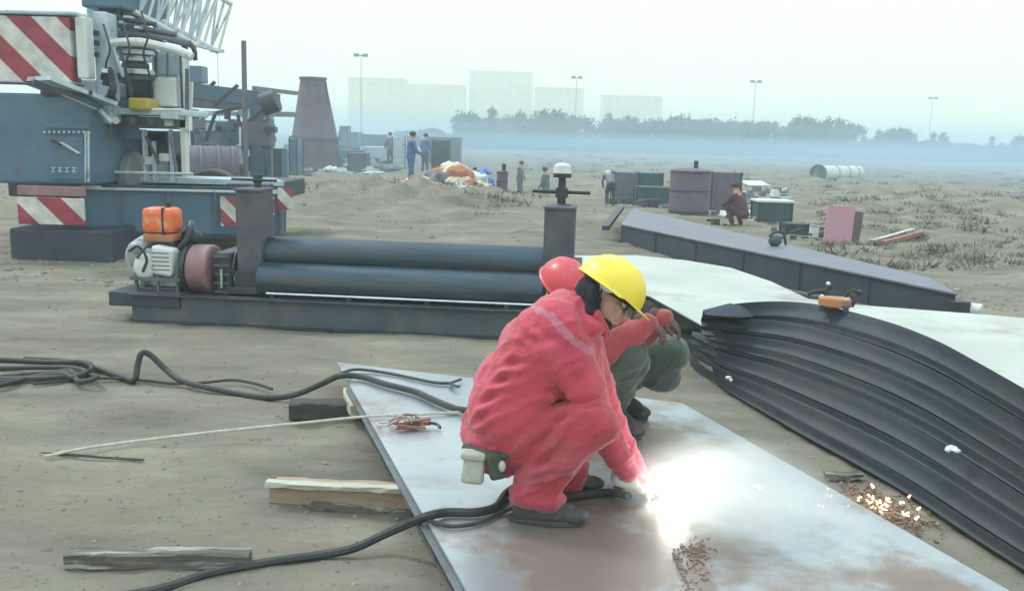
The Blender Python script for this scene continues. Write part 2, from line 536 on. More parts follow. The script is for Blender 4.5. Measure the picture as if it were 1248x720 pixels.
# ------------------------------------------------------------------ ground
def gh(x, y):
    if y < 0: return 0.0
    h = .016 * fractal((x * 1.3, y * 1.6, 3), 3) + .012 * fractal((x * 4, y * 7, 8), 4)
    # wheel tracks in the left foreground run across the view
    if x < .5: h += .012 * math.sin(y * 9 + 1.5 * fractal((x * .4, y * .4, 1), 2)) * max(0, min(1, -x + .3)) * max(0, min(1, 6 - y))
    if y > 10:
        k = min(1, (y - 10) / 6)
        h += k * (.05 * fractal((x * .5, y * .5, 5), 4) + .03 * fractal((x * 2, y * 2, 5), 3))
        # spoil bank behind the rolling machine
        h += k * .50 * math.exp(-((x + 2.6) / 3.4) ** 2 - ((y - 20.5) / 3.0) ** 2) * (1 + .7 * fractal((x * 1.2, y * 1.2, 2), 5))
        h += k * .16 * math.exp(-((x - 1.2) / 1.6) ** 2 - ((y - 15) / 2.2) ** 2) * (1 + .8 * fractal((x * 1.5, y * 1.5, 6), 4))
        # rough dug earth on the right
        rr = 1 / (1 + math.exp(max(-30, min(30, -(x - .22 * y - 2.2) * 1.2))))
        h += k * rr * (.42 * abs(fractal((x * .55, y * .9, 9), 5)) - .02)
        h -= 1.3 * math.exp(-((x - 1.0) / 2.8) ** 2 - ((y - 36) / 4.5) ** 2)
    if y > 60: h *= max(0, 1 - (y - 60) / 60)
    return h


def axis(lo, hi, step, far, g=1.16):
    a = list(np.arange(lo, hi, step)); s = step
    x = a[-1]
    while x < far:
        s *= g; x += s; a.append(x)
    s = step; x = a[0]; pre = []
    return a


xs = list(np.arange(-5, 5.01, .06)); s_ = .06; x_ = xs[-1]; ext = []
while x_ < 900:
    s_ *= 1.07 if x_ < 40 else 1.25; x_ += s_; ext.append(x_)
xs = [-a for a in reversed(ext)] + xs + ext
ys = [-120, -60, -30, -15, -8, -4, -2, -1, 0, .6, 1.0, 1.4] + list(np.arange(1.6, 10, .05)); s_ = .05; y_ = ys[-1]
while y_ < 900:
    s_ *= 1.03 if y_ < 60 else 1.2; y_ += s_; ys.append(y_)
nx, ny = len(xs), len(ys)
gv = [(x, y, gh(x, y)) for y in ys for x in xs]
gf = [(j * nx + i, j * nx + i + 1, (j + 1) * nx + i + 1, (j + 1) * nx + i) for j in range(ny - 1) for i in range(nx - 1)]
gme = bpy.data.meshes.new('ground'); gme.from_pydata(gv, [], gf); gme.shade_smooth()
ground = bpy.data.objects.new('ground', gme); COL.objects.link(ground)
tag(ground, kind='structure')
GM = mat('bare_earth', (.27, .262, .20), (.13, .127, .105), 1.3, .92, 0, 1.0, 16, rvar=.05,
         c3=(.20, .175, .142), s3=2.3, t3=.55, soft3=.16, stretch=(.55, 1.3, 1))
n_ = GM.node_tree; b_ = n_.nodes['Principled BSDF']; b_.inputs['Specular IOR Level'].default_value = .15
prev = b_.inputs['Base Color'].links[0].from_socket      # small dark clods and damp spots
tcg = n_.nodes.new('ShaderNodeTexCoord'); mpg = n_.nodes.new('ShaderNodeMapping'); mpg.inputs['Scale'].default_value = (1, 1.5, 1)
vz = n_.nodes.new('ShaderNodeTexNoise'); vz.inputs['Scale'].default_value = 11; vz.inputs['Detail'].default_value = 7; vz.inputs['Roughness'].default_value = .68
n_.links.new(tcg.outputs['Object'], mpg.inputs['Vector']); n_.links.new(mpg.outputs[0], vz.inputs['Vector'])
vr = n_.nodes.new('ShaderNodeMapRange'); vr.inputs['From Min'].default_value = .6; vr.inputs['From Max'].default_value = .72
n_.links.new(vz.outputs['Fac'], vr.inputs['Value'])
vm = n_.nodes.new('ShaderNodeMix'); vm.data_type = 'RGBA'; vm.inputs['B'].default_value = (.10, .095, .072, 1)
n_.links.new(vr.outputs[0], vm.inputs['Factor']); n_.links.new(prev, vm.inputs['A']); n_.links.new(vm.outputs['Result'], b_.inputs['Base Color'])
ground.data.materials.append(GM)

# loose stones and clods
st = MB(); random.seed(11)
for i in range(9000):
    if i < 7600:
        y = 1.9 + 9 * random.random() ** 1.5; x = random.uniform(-.75, .75) * y * .9
    else:
        y = random.uniform(9, 30); x = random.uniform(-.6, .6) * y
    r = random.uniform(.002, .009) * (1 + (y > 9) * random.uniform(1, 5)) * (1 if random.random() < .93 else 2)
    z = gh(x, y)
    q = Quaternion((0, 0, 1), random.random() * 6.28).to_matrix()
    o = Vector((x, y, z + r * .1))
    vs = [Vector((random.uniform(.7, 1.3) * a, random.uniform(.7, 1.3) * b, random.uniform(.4, .8) * c)) * r for a, b, c in
          ((1, 0, 0), (-1, 0, 0), (0, 1, 0), (0, -1, 0), (0, 0, 1), (0, 0, -1))]
    st.add([o + q @ v for v in vs], [(0, 2, 4), (2, 1, 4), (1, 3, 4), (3, 0, 4), (2, 0, 5), (1, 2, 5), (3, 1, 5), (0, 3, 5)])
so_ = st.build('loose_stones', mat('clods', (.30, .28, .23), (.16, .145, .12), 3, .95), origin=(0, 0, 0))
tag(so_, 'small stones and clods scattered over the bare earth', 'stones', kind='stuff')


def part(mb, name, m, parent, smooth=False, bevel=0):
    """build mb (world coordinates) as a child of parent, in the parent's own frame"""
    loc = Vector(parent.location); rz = parent.rotation_euler.z
    q = Matrix.Rotation(-rz, 3, 'Z')
    mb.v = [tuple(q @ (Vector(p) - loc)) for p in mb.v]
    return mb.build(name, m, parent, smooth, bevel)


def lpart(mb, name, m, parent, smooth=False, bevel=0):   # mb already in the parent's frame
    return mb.build(name, m, parent, smooth, bevel)


def sub(o, par, name, mb, m, smooth=False, bevel=0):      # sub-part: same frame as its part (parts sit at the thing's origin)
    return mb.build(name, m, o, smooth, bevel)


# ------------------------------------------------------------------ foreground steel plate on its bearers
PZ = .16
pBL, pBR = Vector((-1.11, 5.61, PZ)), Vector((.97, 4.90, PZ))
pd = Vector((.322, -.947, 0)).normalized()
PL = 4.6
rows = []
for i in range(47):
    row = []
    for j in range(24):
        p = pBL.lerp(pBR, j / 23) + pd * (PL * i / 46)
        p.z = PZ + .0035 * fractal((p.x * 1.1, p.y * 1.1, 4), 2) - .0015
        row.append(p)
    rows.append(row)
pb = MB().surf(rows, .012)
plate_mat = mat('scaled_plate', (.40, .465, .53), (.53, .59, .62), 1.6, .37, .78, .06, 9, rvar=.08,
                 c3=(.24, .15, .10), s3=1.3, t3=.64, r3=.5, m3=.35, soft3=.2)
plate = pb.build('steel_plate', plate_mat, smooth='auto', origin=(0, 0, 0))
n_ = plate_mat.node_tree; b_ = n_.nodes['Principled BSDF']; K = n_.links.new
t_ = n_.nodes.new('ShaderNodeTexCoord'); nz_ = n_.nodes.new('ShaderNodeTexNoise'); nz_.inputs['Scale'].default_value = 3.5; nz_.inputs['Detail'].default_value = 8; nz_.inputs['Roughness'].default_value = .65
K(t_.outputs['Object'], nz_.inputs['Vector'])
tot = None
for (cx_, cy_, rx_, ry_) in ((.30, 3.02, .60, .58), (.62, 4.15, .42, .50), (1.35, 2.6, .35, .5), (P(852, 700, PZ).x, P(852, 700, PZ).y, .07, .32)):       # brown of the workers' reflections painted in, plus rust stains
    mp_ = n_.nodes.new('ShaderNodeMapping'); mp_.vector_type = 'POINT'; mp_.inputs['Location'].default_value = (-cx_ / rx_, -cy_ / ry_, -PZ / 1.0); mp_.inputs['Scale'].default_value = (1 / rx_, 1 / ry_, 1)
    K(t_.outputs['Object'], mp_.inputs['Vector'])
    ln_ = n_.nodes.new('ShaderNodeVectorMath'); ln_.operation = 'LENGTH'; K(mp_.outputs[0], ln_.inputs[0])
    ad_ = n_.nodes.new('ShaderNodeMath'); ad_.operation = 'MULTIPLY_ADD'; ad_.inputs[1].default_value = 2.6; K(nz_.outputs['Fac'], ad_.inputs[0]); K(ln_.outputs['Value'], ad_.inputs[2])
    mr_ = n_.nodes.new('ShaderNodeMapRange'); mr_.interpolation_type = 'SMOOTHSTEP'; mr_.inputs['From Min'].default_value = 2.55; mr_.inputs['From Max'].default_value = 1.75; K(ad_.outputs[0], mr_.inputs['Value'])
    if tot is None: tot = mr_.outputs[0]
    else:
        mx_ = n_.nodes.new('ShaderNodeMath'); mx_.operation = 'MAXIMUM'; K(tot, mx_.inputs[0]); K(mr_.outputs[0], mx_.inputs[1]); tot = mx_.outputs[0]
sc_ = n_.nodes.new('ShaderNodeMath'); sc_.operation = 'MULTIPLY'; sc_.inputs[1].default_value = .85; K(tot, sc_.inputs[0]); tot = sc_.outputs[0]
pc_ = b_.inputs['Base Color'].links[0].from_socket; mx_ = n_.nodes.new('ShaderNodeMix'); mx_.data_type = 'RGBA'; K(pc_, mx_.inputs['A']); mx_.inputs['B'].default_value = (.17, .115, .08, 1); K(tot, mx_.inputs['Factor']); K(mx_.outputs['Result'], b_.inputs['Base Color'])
pm_ = b_.inputs['Metallic'].links[0].from_socket; mx_ = n_.nodes.new('ShaderNodeMix'); K(pm_, mx_.inputs['A']); mx_.inputs['B'].default_value = .12; K(tot, mx_.inputs['Factor']); K(mx_.outputs['Result'], b_.inputs['Metallic'])
tag(plate, 'large pale steel plate lying on bearers, on which both workers crouch', 'steel plate')


def at_plate(s, t, z=0):     # s along the plate, t across
    p = pBL.lerp(pBR, t) + pd * s
    p.z = z
    return p


# channel beam under the near-left edge, flange out
bt = thing('channel_beam', 'dark steel beam under the left edge of the pale plate', 'steel beam', at_plate(2.4, 0))
nrm = Vector((-pd.y, pd.x, 0)) * -1        # towards the left of the plate
a, b = at_plate(.55, .02), at_plate(PL, .02)
part(MB().bar(a + Vector((0, 0, .075)), b + Vector((0, 0, .075)), .012, .126), 'web', 'dark', bt, bevel=.002)
part(MB().bar(a + Vector((0, 0, .006)) + nrm * -.04, b + Vector((0, 0, .006)) + nrm * -.04, .10, .012), 'flange', 'steel', bt, bevel=.002)
part(MB().bar(a + Vector((0, 0, .139)) + nrm * .034, b + Vector((0, 0, .139)) + nrm * .034, .055, .011), 'flange', 'steel', bt, bevel=.002)
bt2 = thing('channel_beam', 'dark steel beam under the right edge of the pale plate', 'steel beam', at_plate(2.4, 1))
a, b = at_plate(.1, .965), at_plate(PL, .965)
part(MB().bar(a + Vector((0, 0, .075)), b + Vector((0, 0, .075)), .012, .126), 'web', 'dark', bt2, bevel=.002)
part(MB().bar(a + Vector((0, 0, .006)), b + Vector((0, 0, .006)), .10, .012), 'flange', 'steel', bt2)


def timber(name, a, b, wd, ht, m, label, cat='timber', n=14, rag=.006, seed=1):
    """sawn or weathered length of wood: slightly bent, chipped ends"""
    random.seed(seed)
    a = Vector(a); b = Vector(b); d = (b - a).normalized(); sd = d.cross(Vector((0, 0, 1))).normalized()
    mb = MB(); rings = []
    for i in range(n + 1):
        t = i / n; c = a.lerp(b, t) + sd * (.01 * math.sin(t * 3.3 + seed)) + Vector((0, 0, .004 * math.sin(t * 5 + seed)))
        if i in (0, n): c += d * random.uniform(-.006, .006)
        rg = []
        for k, (u, v) in enumerate(((-1, -.8), (-.85, -1), (.85, -1), (1, -.8), (1, .8), (.85, 1), (-.85, 1), (-1, .8))):
            rg.append(c + sd * (u * wd / 2 + random.uniform(-rag, rag)) + Vector((0, 0, v * ht / 2 + random.uniform(-rag, rag) * .6)))
        rings.append(rg)
    vs = [p for r in rings for p in r]; fs = []
    for i in range(n):
        for k in range(8):
            fs.append((i * 8 + k, (i + 1) * 8 + k, (i + 1) * 8 + (k + 1) % 8, i * 8 + (k + 1) % 8))
    fs += [tuple(range(8)), tuple(range(n * 8 + 7, n * 8 - 1, -1))]
    mb.add(vs, fs)
    ang = math.atan2(d.y, d.x); mid = (a + b) / 2
    o = thing('tmp', None, None)
    bpy.data.objects.remove(o)
    q = Matrix.Rotation(-ang, 3, 'Z')
    mb.v = [tuple(q @ (Vector(p) - mid)) for p in mb.v]
    me = mb.mesh(name, m); ob = bpy.data.objects.new(name, me); COL.objects.link(ob)
    ob.location = mid; ob.rotation_euler.z = ang
    return tag(ob, label, cat)


timber('wooden_block', P(352, 499, .055), P(452, 496, .055) + Vector((.12, 0, 0)), .11, .10, 'wooddark', 'dark timber block jutting out under the far left corner of the pale plate', seed=2)
timber('wooden_plank', P(326, 588, .12), P(520, 599, .12), .05, .02, 'woodpale', 'bleached pale plank jutting out from under the plate edge, upper of two', 'plank', seed=3)
timber('wooden_plank', P(334, 597, .06), P(520, 607, .06) + Vector((.1, 0, 0)), .12, .085, 'woodred', 'brownish timber under the bleached plank beside the plate edge', 'plank', seed=4)
timber('wooden_plank', P(382, 616, .02), P(520, 621, .02), .06, .035, 'wood', 'thin grey batten on the earth below the brownish timber', 'plank', seed=14)
timber('wooden_post', P(80, 682, .035), P(308, 679, .035), .065, .065, 'wood', 'weathered grey wooden post lying alone on the earth in the left foreground', 'post', rag=.005, seed=5)
timber('wooden_block', P(424, 478, .09), P(434, 500, .09), .06, .07, 'woodpale', 'small bleached wooden wedge under the far left corner of the plate', 'wedge', n=4, rag=.003, seed=6)
timber('wooden_plank', P(1005, 578, .02), P(1052, 580, .02), .05, .03, 'wood', 'short grey stick on the earth beside the stacked curved sheets', 'stick', n=5, seed=8)


# ------------------------------------------------------------------ cables and rope
def cable(name, pts, r, m, label, cat='cable', sub_=7, n=8, rfun=None, group=None):
    o = MB().tube(pts, r, n, sub_, rfun).build(name, m, smooth='auto')
    return tag(o, label, cat, group)


g = .02
cable('welding_cable', [P(30, 437, g), P(80, 440, g), P(112, 447, g), P(150, 460, g), P(164, 463, g + .01), P(168, 444, .12), P(173, 430, .19), P(184, 433, .17),
      P(203, 451, .08), P(222, 464, .04), P(262, 474, g + .01), P(320, 484, g), P(358, 481, .04), P(395, 466, .11), P(414, 458, .185), P(440, 459, PZ + .022), P(470, 468, PZ + .022),
      P(505, 477, PZ + .022), P(530, 488, PZ + .022), P(556, 498, PZ + .022), P(585, 503, PZ + .022), P(620, 520, PZ + .022)], .019, 'cable', 'thick grey cable with an upright kink, crossing onto the plate\'s far end')
cable('thin_cable', [P(402, 463, .16), P(418, 454, .20), P(436, 450, PZ + .02), P(470, 454, PZ + .012), P(505, 461, PZ + .012), P(530, 466, PZ + .012), P(552, 467, PZ + .012)], .010, 'cable',
      'thin dark lead with a forked clip lying on the far end of the plate', n=6)
cl_ = thing('forked_clip', 'small dark forked clip at the end of the thin lead on the plate', 'clip', P(555, 467, PZ + .012))
part(MB().tube([P(548, 467, PZ + .02), P(556, 464, PZ + .022), P(562, 462, PZ + .022)], .008, 6, 3), 'jaw', 'dark', cl_)
part(MB().tube([P(548, 467, PZ + .02), P(555, 470, PZ + .022), P(560, 471, PZ + .022)], .008, 6, 3), 'jaw', 'dark', cl_)
cable('thin_cable', [P(40, 468, g), P(100, 462, g), P(150, 461, g), P(210, 467, g), P(248, 466, .03), P(282, 463, .035), P(310, 467, .03), P(332, 474, .02)], .009, 'cable', 'thin cable beside the thick one, ending on the bare earth left of the plate', n=6)
for k, (dv, e, lab) in enumerate(((0, 112, 'uppermost of the three dark hoses bunched at the left edge of the view'),
                             (8, 104, 'middle of the three dark hoses bunched at the left edge of the view'),
                             (16, 118, 'lowest of the three dark hoses bunched at the left edge of the view'))):
    cable('coiled_hose', [P(-30, 436 + dv * 1.6, g), P(60, 441 + dv * 1.2 - 3 * k, g + .01 * k), P(e - 12, 441 + dv, g + .02), P(e, 447 + dv * .8, g + .05), P(e - 10 - 6 * k, 455 + dv * .6, g + .02), P(60 + 9 * k, 460 - dv * .5, g + .02), P(-30, 462 + dv * .9, g)],
          .017, 'cable', lab, 'hose')
cable('torch_cable', [P(150, 726, g), P(200, 716, g), P(260, 697, g), P(330, 684, g), P(388, 676, g), P(430, 668, .03), P(470, 650, .07), P(500, 637, .13), P(520, 629, PZ + .024), P(545, 624, PZ + .02),
      P(580, 624, PZ + .02), P(605, 617, PZ + .02), P(618, 600, PZ + .02), P(640, 592, PZ + .03), P(680, 606, PZ + .02), P(712, 602, PZ + .02), P(745, 600, PZ + .02), P(766, 604, PZ + .05)], .0175, 'cable',
      'thick dark cable from the near left earth round the worker\'s boot to his gloved hand')
cable('thin_cable', [P(522, 634, PZ + .012), P(552, 641, PZ + .012), P(585, 636, PZ + .012), P(607, 626, PZ + .012), P(640, 612, PZ + .012)], .008, 'cable', 'thin dark cable sagging beside the thick cable near the boot', n=6)
cable('white_rope', [P(54, 556, g), P(110, 545, .03), P(200, 533, .05), P(300, 522, .09), P(380, 514, .13), P(440, 508, PZ + .012), P(500, 505, PZ + .012), P(566, 502, PZ + .012)], .0075, 'rope', 'taut white rope running from the left onto the pale plate', 'rope', n=6)
cable('thin_stick', [P(50, 552, .01), P(90, 554, .012), P(125, 557, .01), P(175, 560, .012)], .007, 'wooddark', 'thin dark stick on the earth under the white rope', 'stick', n=5)

# earth clamp with a bundle of electrode stubs
ec = thing('earth_clamp', 'rusty brown earthing clamp lying on the plate left of the front worker', 'clamp', P(498, 520, PZ))
c0 = P(500, 522, PZ)
for k in range(5):
    aa = Vector((random.uniform(-.10, -.06), random.uniform(-.05, .05), .012 + .009 * (k % 3)))
    bb = Vector((random.uniform(.02, .09), random.uniform(-.04, .04), .014 + .012 * (k % 2)))
    part(MB().cyl(c0 + aa, c0 + bb, .007, n=8), 'rod', 'brass', ec)
part(MB().bar(c0 + Vector((-.03, -.02, .035)), c0 + Vector((.10, .01, .05)), .022, .014), 'jaw', 'brass', ec, bevel=.003)
part(MB().bar(c0 + Vector((-.03, .02, .02)), c0 + Vector((.10, .02, .022)), .022, .014), 'jaw', 'brass', ec, bevel=.003)
part(MB().cyl(c0 + Vector((.03, -.03, .035)), c0 + Vector((.03, .045, .035)), .014, n=10), 'spring', 'dark', ec)
part(MB().tube([c0 + Vector((.09, .01, .03)), c0 + Vector((.13, .02, .02)), c0 + Vector((.15, -.01, .012))], .008, 6, 4), 'lead', 'dark', ec)
part(MB().tube([c0 + Vector((-.07, .02, .02)), c0 + Vector((-.12, .05, .012)), c0 + Vector((-.17, .03, .012)), c0 + Vector((-.14, -.01, .012))], .005, 6, 4), 'wire', 'rope', ec)

random.seed(8)
for k in range(6):
    q0 = c0 + Vector((random.uniform(-.12, .02), random.uniform(-.04, .04), .02))
    part(MB().tube([q0, q0 + Vector((.04, random.uniform(-.03, .03), random.uniform(.02, .05))), q0 + Vector((.09, random.uniform(-.04, .04), random.uniform(.01, .05))), q0 + Vector((.12, random.uniform(-.03, .03), .015))], .0045, 5, 4), 'wire', ('rope', 'brass', 'pinkred')[k % 3], ec)

# ------------------------------------------------------------------ plate rolling machine
RL, RZ = 2.60, R(-5.5)
mach = thing('plate_rolling_machine', 'heavy plate rolling machine with long dark steel rollers behind the workers', 'rolling machine', (-2.20, 7.74, 0), RZ)


def inv(p):   # world -> machine frame
    return Matrix.Rotation(-RZ, 3, 'Z') @ (Vector(p) - mach.location)


zl = inv(Q(300, 231, 7.74)).z; zr = inv(Q(677, 253, 7.46)).z
# skid
for yy, nm in ((-.40, 0), (.38, 1)):
    lpart(MB().box((.90, yy, .12), (RL + 1.1, .012, .215)), 'skid_web', 'skid', mach, bevel=.003)
    lpart(MB().box((.90, yy, .235), (RL + 1.1, .12, .014)), 'skid_flange', 'dark', mach, bevel=.003)
    lpart(MB().box((.90, yy, .008), (RL + 1.1, .12, .014)), 'skid_flange', 'dark', mach, bevel=.003)
for xx in (-.84, 0.0, .95, 1.9, RL):
    lpart(MB().box((xx, -.01, .125), (.10, .76, .20)), 'cross_member', 'dark', mach, bevel=.004)
lpart(MB().box((1.4, .0, .236), (RL - .3, .68, .01)), 'tray', 'dark', mach)
# end housings
zt0, zl0 = inv(Q(318, 308, 7.70)).z, inv(Q(318, 341, 7.55)).z
for xx, zz, wdt in ((0.0, zl, .215), (RL, zr, .25)):
    lpart(MB().box((xx, -.06, .245 + (zz - .245) / 2), (wdt, .30, zz - .245)), 'housing_post', 'post', mach, bevel=.008)
    lpart(MB().box((xx, -.06, zz + .008), (wdt * 1.06, .33, .022)), 'cap_plate', 'post', mach, bevel=.004)
    lpart(MB().box((xx, .02, zl0 - .02), (wdt * 1.05, .56, .20)), 'bearing_block', 'dark', mach, bevel=.008)
    lpart(MB().box((xx, .02, .28), (wdt * 1.5, .66, .06)), 'foot', 'dark', mach, bevel=.006)
r0 = .140


def roller(y, z, r, x0=.1, x1=RL - .11):
    mb = MB(); mb.cyl((x0, y, z), (x1, y, z), r, n=48)
    o = lpart(mb, 'roller', 'roller', mach, smooth='auto', bevel=.004)
    MB().cyl((x0 - .22, y, z), (x0, y, z), r * .45, n=20).build('journal', 'steel', o, smooth='auto')
    MB().cyl((x1, y, z), (x1 + .3, y, z), r * .45, n=20).build('journal', 'steel', o, smooth='auto')


roller(-.02, zt0, .145); roller(-.19, zl0, .155); roller(.17, zl0, .155)
tr = inv(Q(330, 358, 7.35)).z
lpart(MB().cyl((.2, -.36, tr), (RL - .15, -.36, tr), .012, n=10), 'tie_rod', 'bright', mach, smooth='auto')
for xx in (.25, .9, 1.55, 2.2):
    lpart(MB().box((xx, -.36, (tr + .24) / 2 - .01), (.03, .025, tr - .24)), 'rod_bracket', 'dark', mach)
# screw-down handles
h = zl
s_ = lpart(MB().cyl((0, .02, h - .02), (0, .02, h + .10), .030, n=14), 'screw', 'dark', mach, smooth='auto')
MB().cyl((-.23, .02, h + .085), (.19, -.05, h + .085), .012, n=8).build('handle', 'dark', s_)
MB().cyl((0, .02, h + .06), (0, .02, h + .13), .042, n=12).build('hub', 'dark', s_, smooth='auto')
h = zr
s_ = lpart(MB().cyl((RL, .02, h - .02), (RL, .02, h + .26), .038, .03, n=14), 'screw', 'dark', mach, smooth='auto')
MB().cyl((RL - .245, .05, h + .125), (RL + .235, .0, h + .125), .014, n=8).build('handle', 'black', s_)
MB().cyl((RL, .02, h + .08), (RL, .02, h + .16), .052, n=14).build('hub', 'dark', s_, smooth='auto')
MB().cyl((RL, .02, h + 0.0), (RL, .02, h + .03), .11, .08, n=16).build('collar', 'dark', s_, smooth='auto')
MB().cyl((RL, .02, h + .245), (RL, .02, h + .28), .075, n=16).build('nut', 'black', s_, smooth='auto')
mb = MB().cyl((RL, .02, h + .28), (RL, .02, h + .335), .078, .07, n=16); mb.ell((RL, .02, h + .335), (.07, .07, .03))
mb.build('cap', 'white', s_, smooth='auto')
# drive train left of the housing
zc = inv(Q(240, 328, 7.6)).z
lpart(MB().cyl((-.14, -.05, zc), (-.12, -.05, zc), .20, n=28), 'gear_case', 'dark', mach, smooth='auto', bevel=.004)
lpart(MB().box((-.22, 0, zc - .07), (.15, .46, .46)), 'gear_case', 'dark', mach, bevel=.02)
for k in range(6):
    lpart(MB().box((-.225, -.243, zc - .25 + k * .075), (.13, .02, .016)), 'fin', 'steel', mach)
lpart(MB().cyl((-.225, -.26, zc - .14), (-.225, -.26, zc + .02), .012, n=8), 'sight_glass', 'bright', mach)
fw = lpart(MB().cyl((-.53, -.12, zc), (-.34, -.12, zc), .205, n=36), 'flywheel', 'pinkred', mach, smooth='auto', bevel=.02)
MB().cyl((-.34, -.12, zc), (-.30, -.12, zc), .09, n=16).build('hub', 'maroon', fw, smooth='auto')
MB().ring((-.56, -.12, zc), (-.53, -.12, zc), .215, .15, 32).build('rim', 'dark', fw, smooth='auto')

# diesel engine with the orange fuel tank
eng = thing('diesel_engine', 'grey diesel engine with orange fuel tank at the left end of the rolling machine', 'engine', mach.matrix_basis @ Vector((-.78, -.1, 0)), RZ)


def eb(): return MB()


ez = inv(Q(195, 322, 7.5)).z
lpart(eb().box((.0, 0, ez - .05), (.36, .34, .34)), 'block', 'engine', eng, bevel=.03)
lpart(eb().box((.0, .02, ez + .15), (.26, .26, .12)), 'rocker_cover', 'dark', eng, bevel=.02)
lpart(eb().cyl((-.13, -.10, ez + .02), (-.17, .12, ez + .04), .19, n=26), 'blower_housing', 'engine', eng, smooth='auto', bevel=.03)
mb = eb()
for k in range(6): mb.cyl((-.08 + k * .001, -.21 - k * .0, ez - .02 + k * .028), (-.08, .08, ez - .02 + k * .028), .07, n=4)
lpart(eb().box((.07, -.19, ez + .03), (.20, .12, .24), Matrix.Rotation(R(8), 3, 'Y')), 'cylinder_head', 'white', eng, bevel=.025)
lpart(eb().ell((-.09, -.20, ez - .03), (.10, .07, .12)), 'crankcase_cover', 'white', eng, smooth=True)
lpart(eb().ell((-.19, -.12, ez + .12), (.085, .08, .06)), 'air_cleaner', 'engine', eng, smooth=True)
for k in range(5):
    lpart(eb().box((.07, -.245, ez - .04 + k * .035), (.15, .02, .008)), 'cooling_fin', 'steel', eng)
lpart(eb().tube([(-.23, -.2, ez + .10), (-.12, -.25, ez + .15), (-.04, -.27, ez + .05), (-.08, -.27, ez - .06)], .012, 7, 5), 'fuel_hose', 'black', eng)
lpart(eb().tube([(-.02, -.2, ez + .19), (-.06, -.26, ez + .13), (-.13, -.26, ez + .05)], .010, 7, 5), 'fuel_hose', 'webbing', eng)
lpart(eb().tube([(.12, -.1, ez + .08), (.22, -.08, ez + .20), (.23, -.02, ez + .30), (.2, .06, ez + .33)], .028, 9, 5), 'exhaust', 'dark', eng)
lpart(eb().ell((.2, .05, ez + .20), (.10, .07, .08)), 'silencer', 'dark', eng, smooth=True)
tz = inv(Q(192, 287, 7.5)).z
tk = lpart(eb().box((-.0, -.05, tz + .115), (.285, .22, .215)), 'fuel_tank', 'orange', eng, bevel=.045)
eb().box((.055, -.05, tz + .115), (.014, .235, .225)).build('strap', 'black', tk, bevel=.003)
eb().cyl((.055, -.05, tz + .22), (.055, -.05, tz + .27), .02, n=10).build('filler_cap', 'black', tk)
lpart(eb().box((0, -.05, tz - .03), (.27, .2, .07)), 'tank_bracket', 'sackred', eng, bevel=.02)
# frame with rungs under the engine
for xx in (-.16, .03, .20):
    lpart(eb().box((xx, -.23, (ez + .03) / 2 + .04), (.022, .022, ez - .26)), 'stand_leg', 'steel', eng)
for zz in (ez - .12, ez - .24, .20):
    lpart(eb().box((.02, -.255, zz), (.44, .022, .028)), 'stand_rail', 'steel', eng)
lpart(eb().box((.02, -.1, ez - .27), (.38, .26, .16)), 'sump', 'dark', eng, bevel=.02)
lpart(eb().box((-.05, -.1, .19), (.62, .46, .12)), 'engine_bed', 'girderdark', eng, bevel=.01)
lpart(eb().cyl((.19, -.02, zc - .0), (.27, -.02, zc), .075, n=16), 'drive_shaft', 'maroon', eng, smooth='auto')

# ------------------------------------------------------------------ steel girder lying behind (long box)
gd = thing('box_girder', 'long dark steel box girder lying across the ground behind the pale sheet', 'girder', (3.2, 12, 0))
gz = .34
A0, A1 = P(757, 273, gz), P(1166, 357, gz)      # near top edge
B0 = P(772, 254, gz); B1 = P(1200, 338, gz)
B1 = A1 + (B0 - A0) * .30
A1b, A0b = A1.copy(), A0.copy()


def low(p, z): return Vector((p.x, p.y, z))


dirn = (B0 - A0).normalized()
mb = MB().prism([A0 - dirn * .03, A1 - dirn * .03, B1, B0], (0, 0, -.02), (0, 0, 0)); part(mb, 'top_plate', 'girderlit', gd, bevel=.003)
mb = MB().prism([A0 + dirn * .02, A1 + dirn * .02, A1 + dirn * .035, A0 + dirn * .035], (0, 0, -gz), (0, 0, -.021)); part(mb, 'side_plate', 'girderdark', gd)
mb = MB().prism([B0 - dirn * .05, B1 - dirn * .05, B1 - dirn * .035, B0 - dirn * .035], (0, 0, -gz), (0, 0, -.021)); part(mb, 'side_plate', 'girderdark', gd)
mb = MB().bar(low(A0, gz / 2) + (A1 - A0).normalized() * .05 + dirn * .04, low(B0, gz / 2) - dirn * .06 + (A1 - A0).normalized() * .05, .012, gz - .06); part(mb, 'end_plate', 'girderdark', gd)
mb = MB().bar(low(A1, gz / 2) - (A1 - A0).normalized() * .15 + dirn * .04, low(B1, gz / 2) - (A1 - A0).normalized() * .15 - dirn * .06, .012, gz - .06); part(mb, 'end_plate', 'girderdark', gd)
mb = MB().bar(B0 + Vector((-.25, -.2, .03)), A0 + Vector((-.25, -.1, -.06)), .10, .07); part(mb, 'end_lip', 'dark', gd)
for k in range(1, 6):
    p = low(A0.lerp(A1, k / 6), (gz - .02) / 2) + dirn * .012
    d_ = (A1 - A0).normalized()
    part(MB().bar(low(p, .01), low(p, gz - .025), .03, .012, up=(dirn.x, dirn.y, 0)), 'stiffener', 'girderdark', gd)
# end lug with white roller
lg = thing('lifting_lug', 'dark lug with a white round end standing at the near end of the girder', 'lug', low(A1, 0))
part(MB().box(P(1166, 372, .22), (.16, .2, .10)), 'lug_plate', 'dark', lg, bevel=.01)
part(MB().cyl(P(1180, 376, .2), P(1197, 378, .2), .055, n=16), 'roller_end', 'white', lg, smooth='auto', bevel=.008)

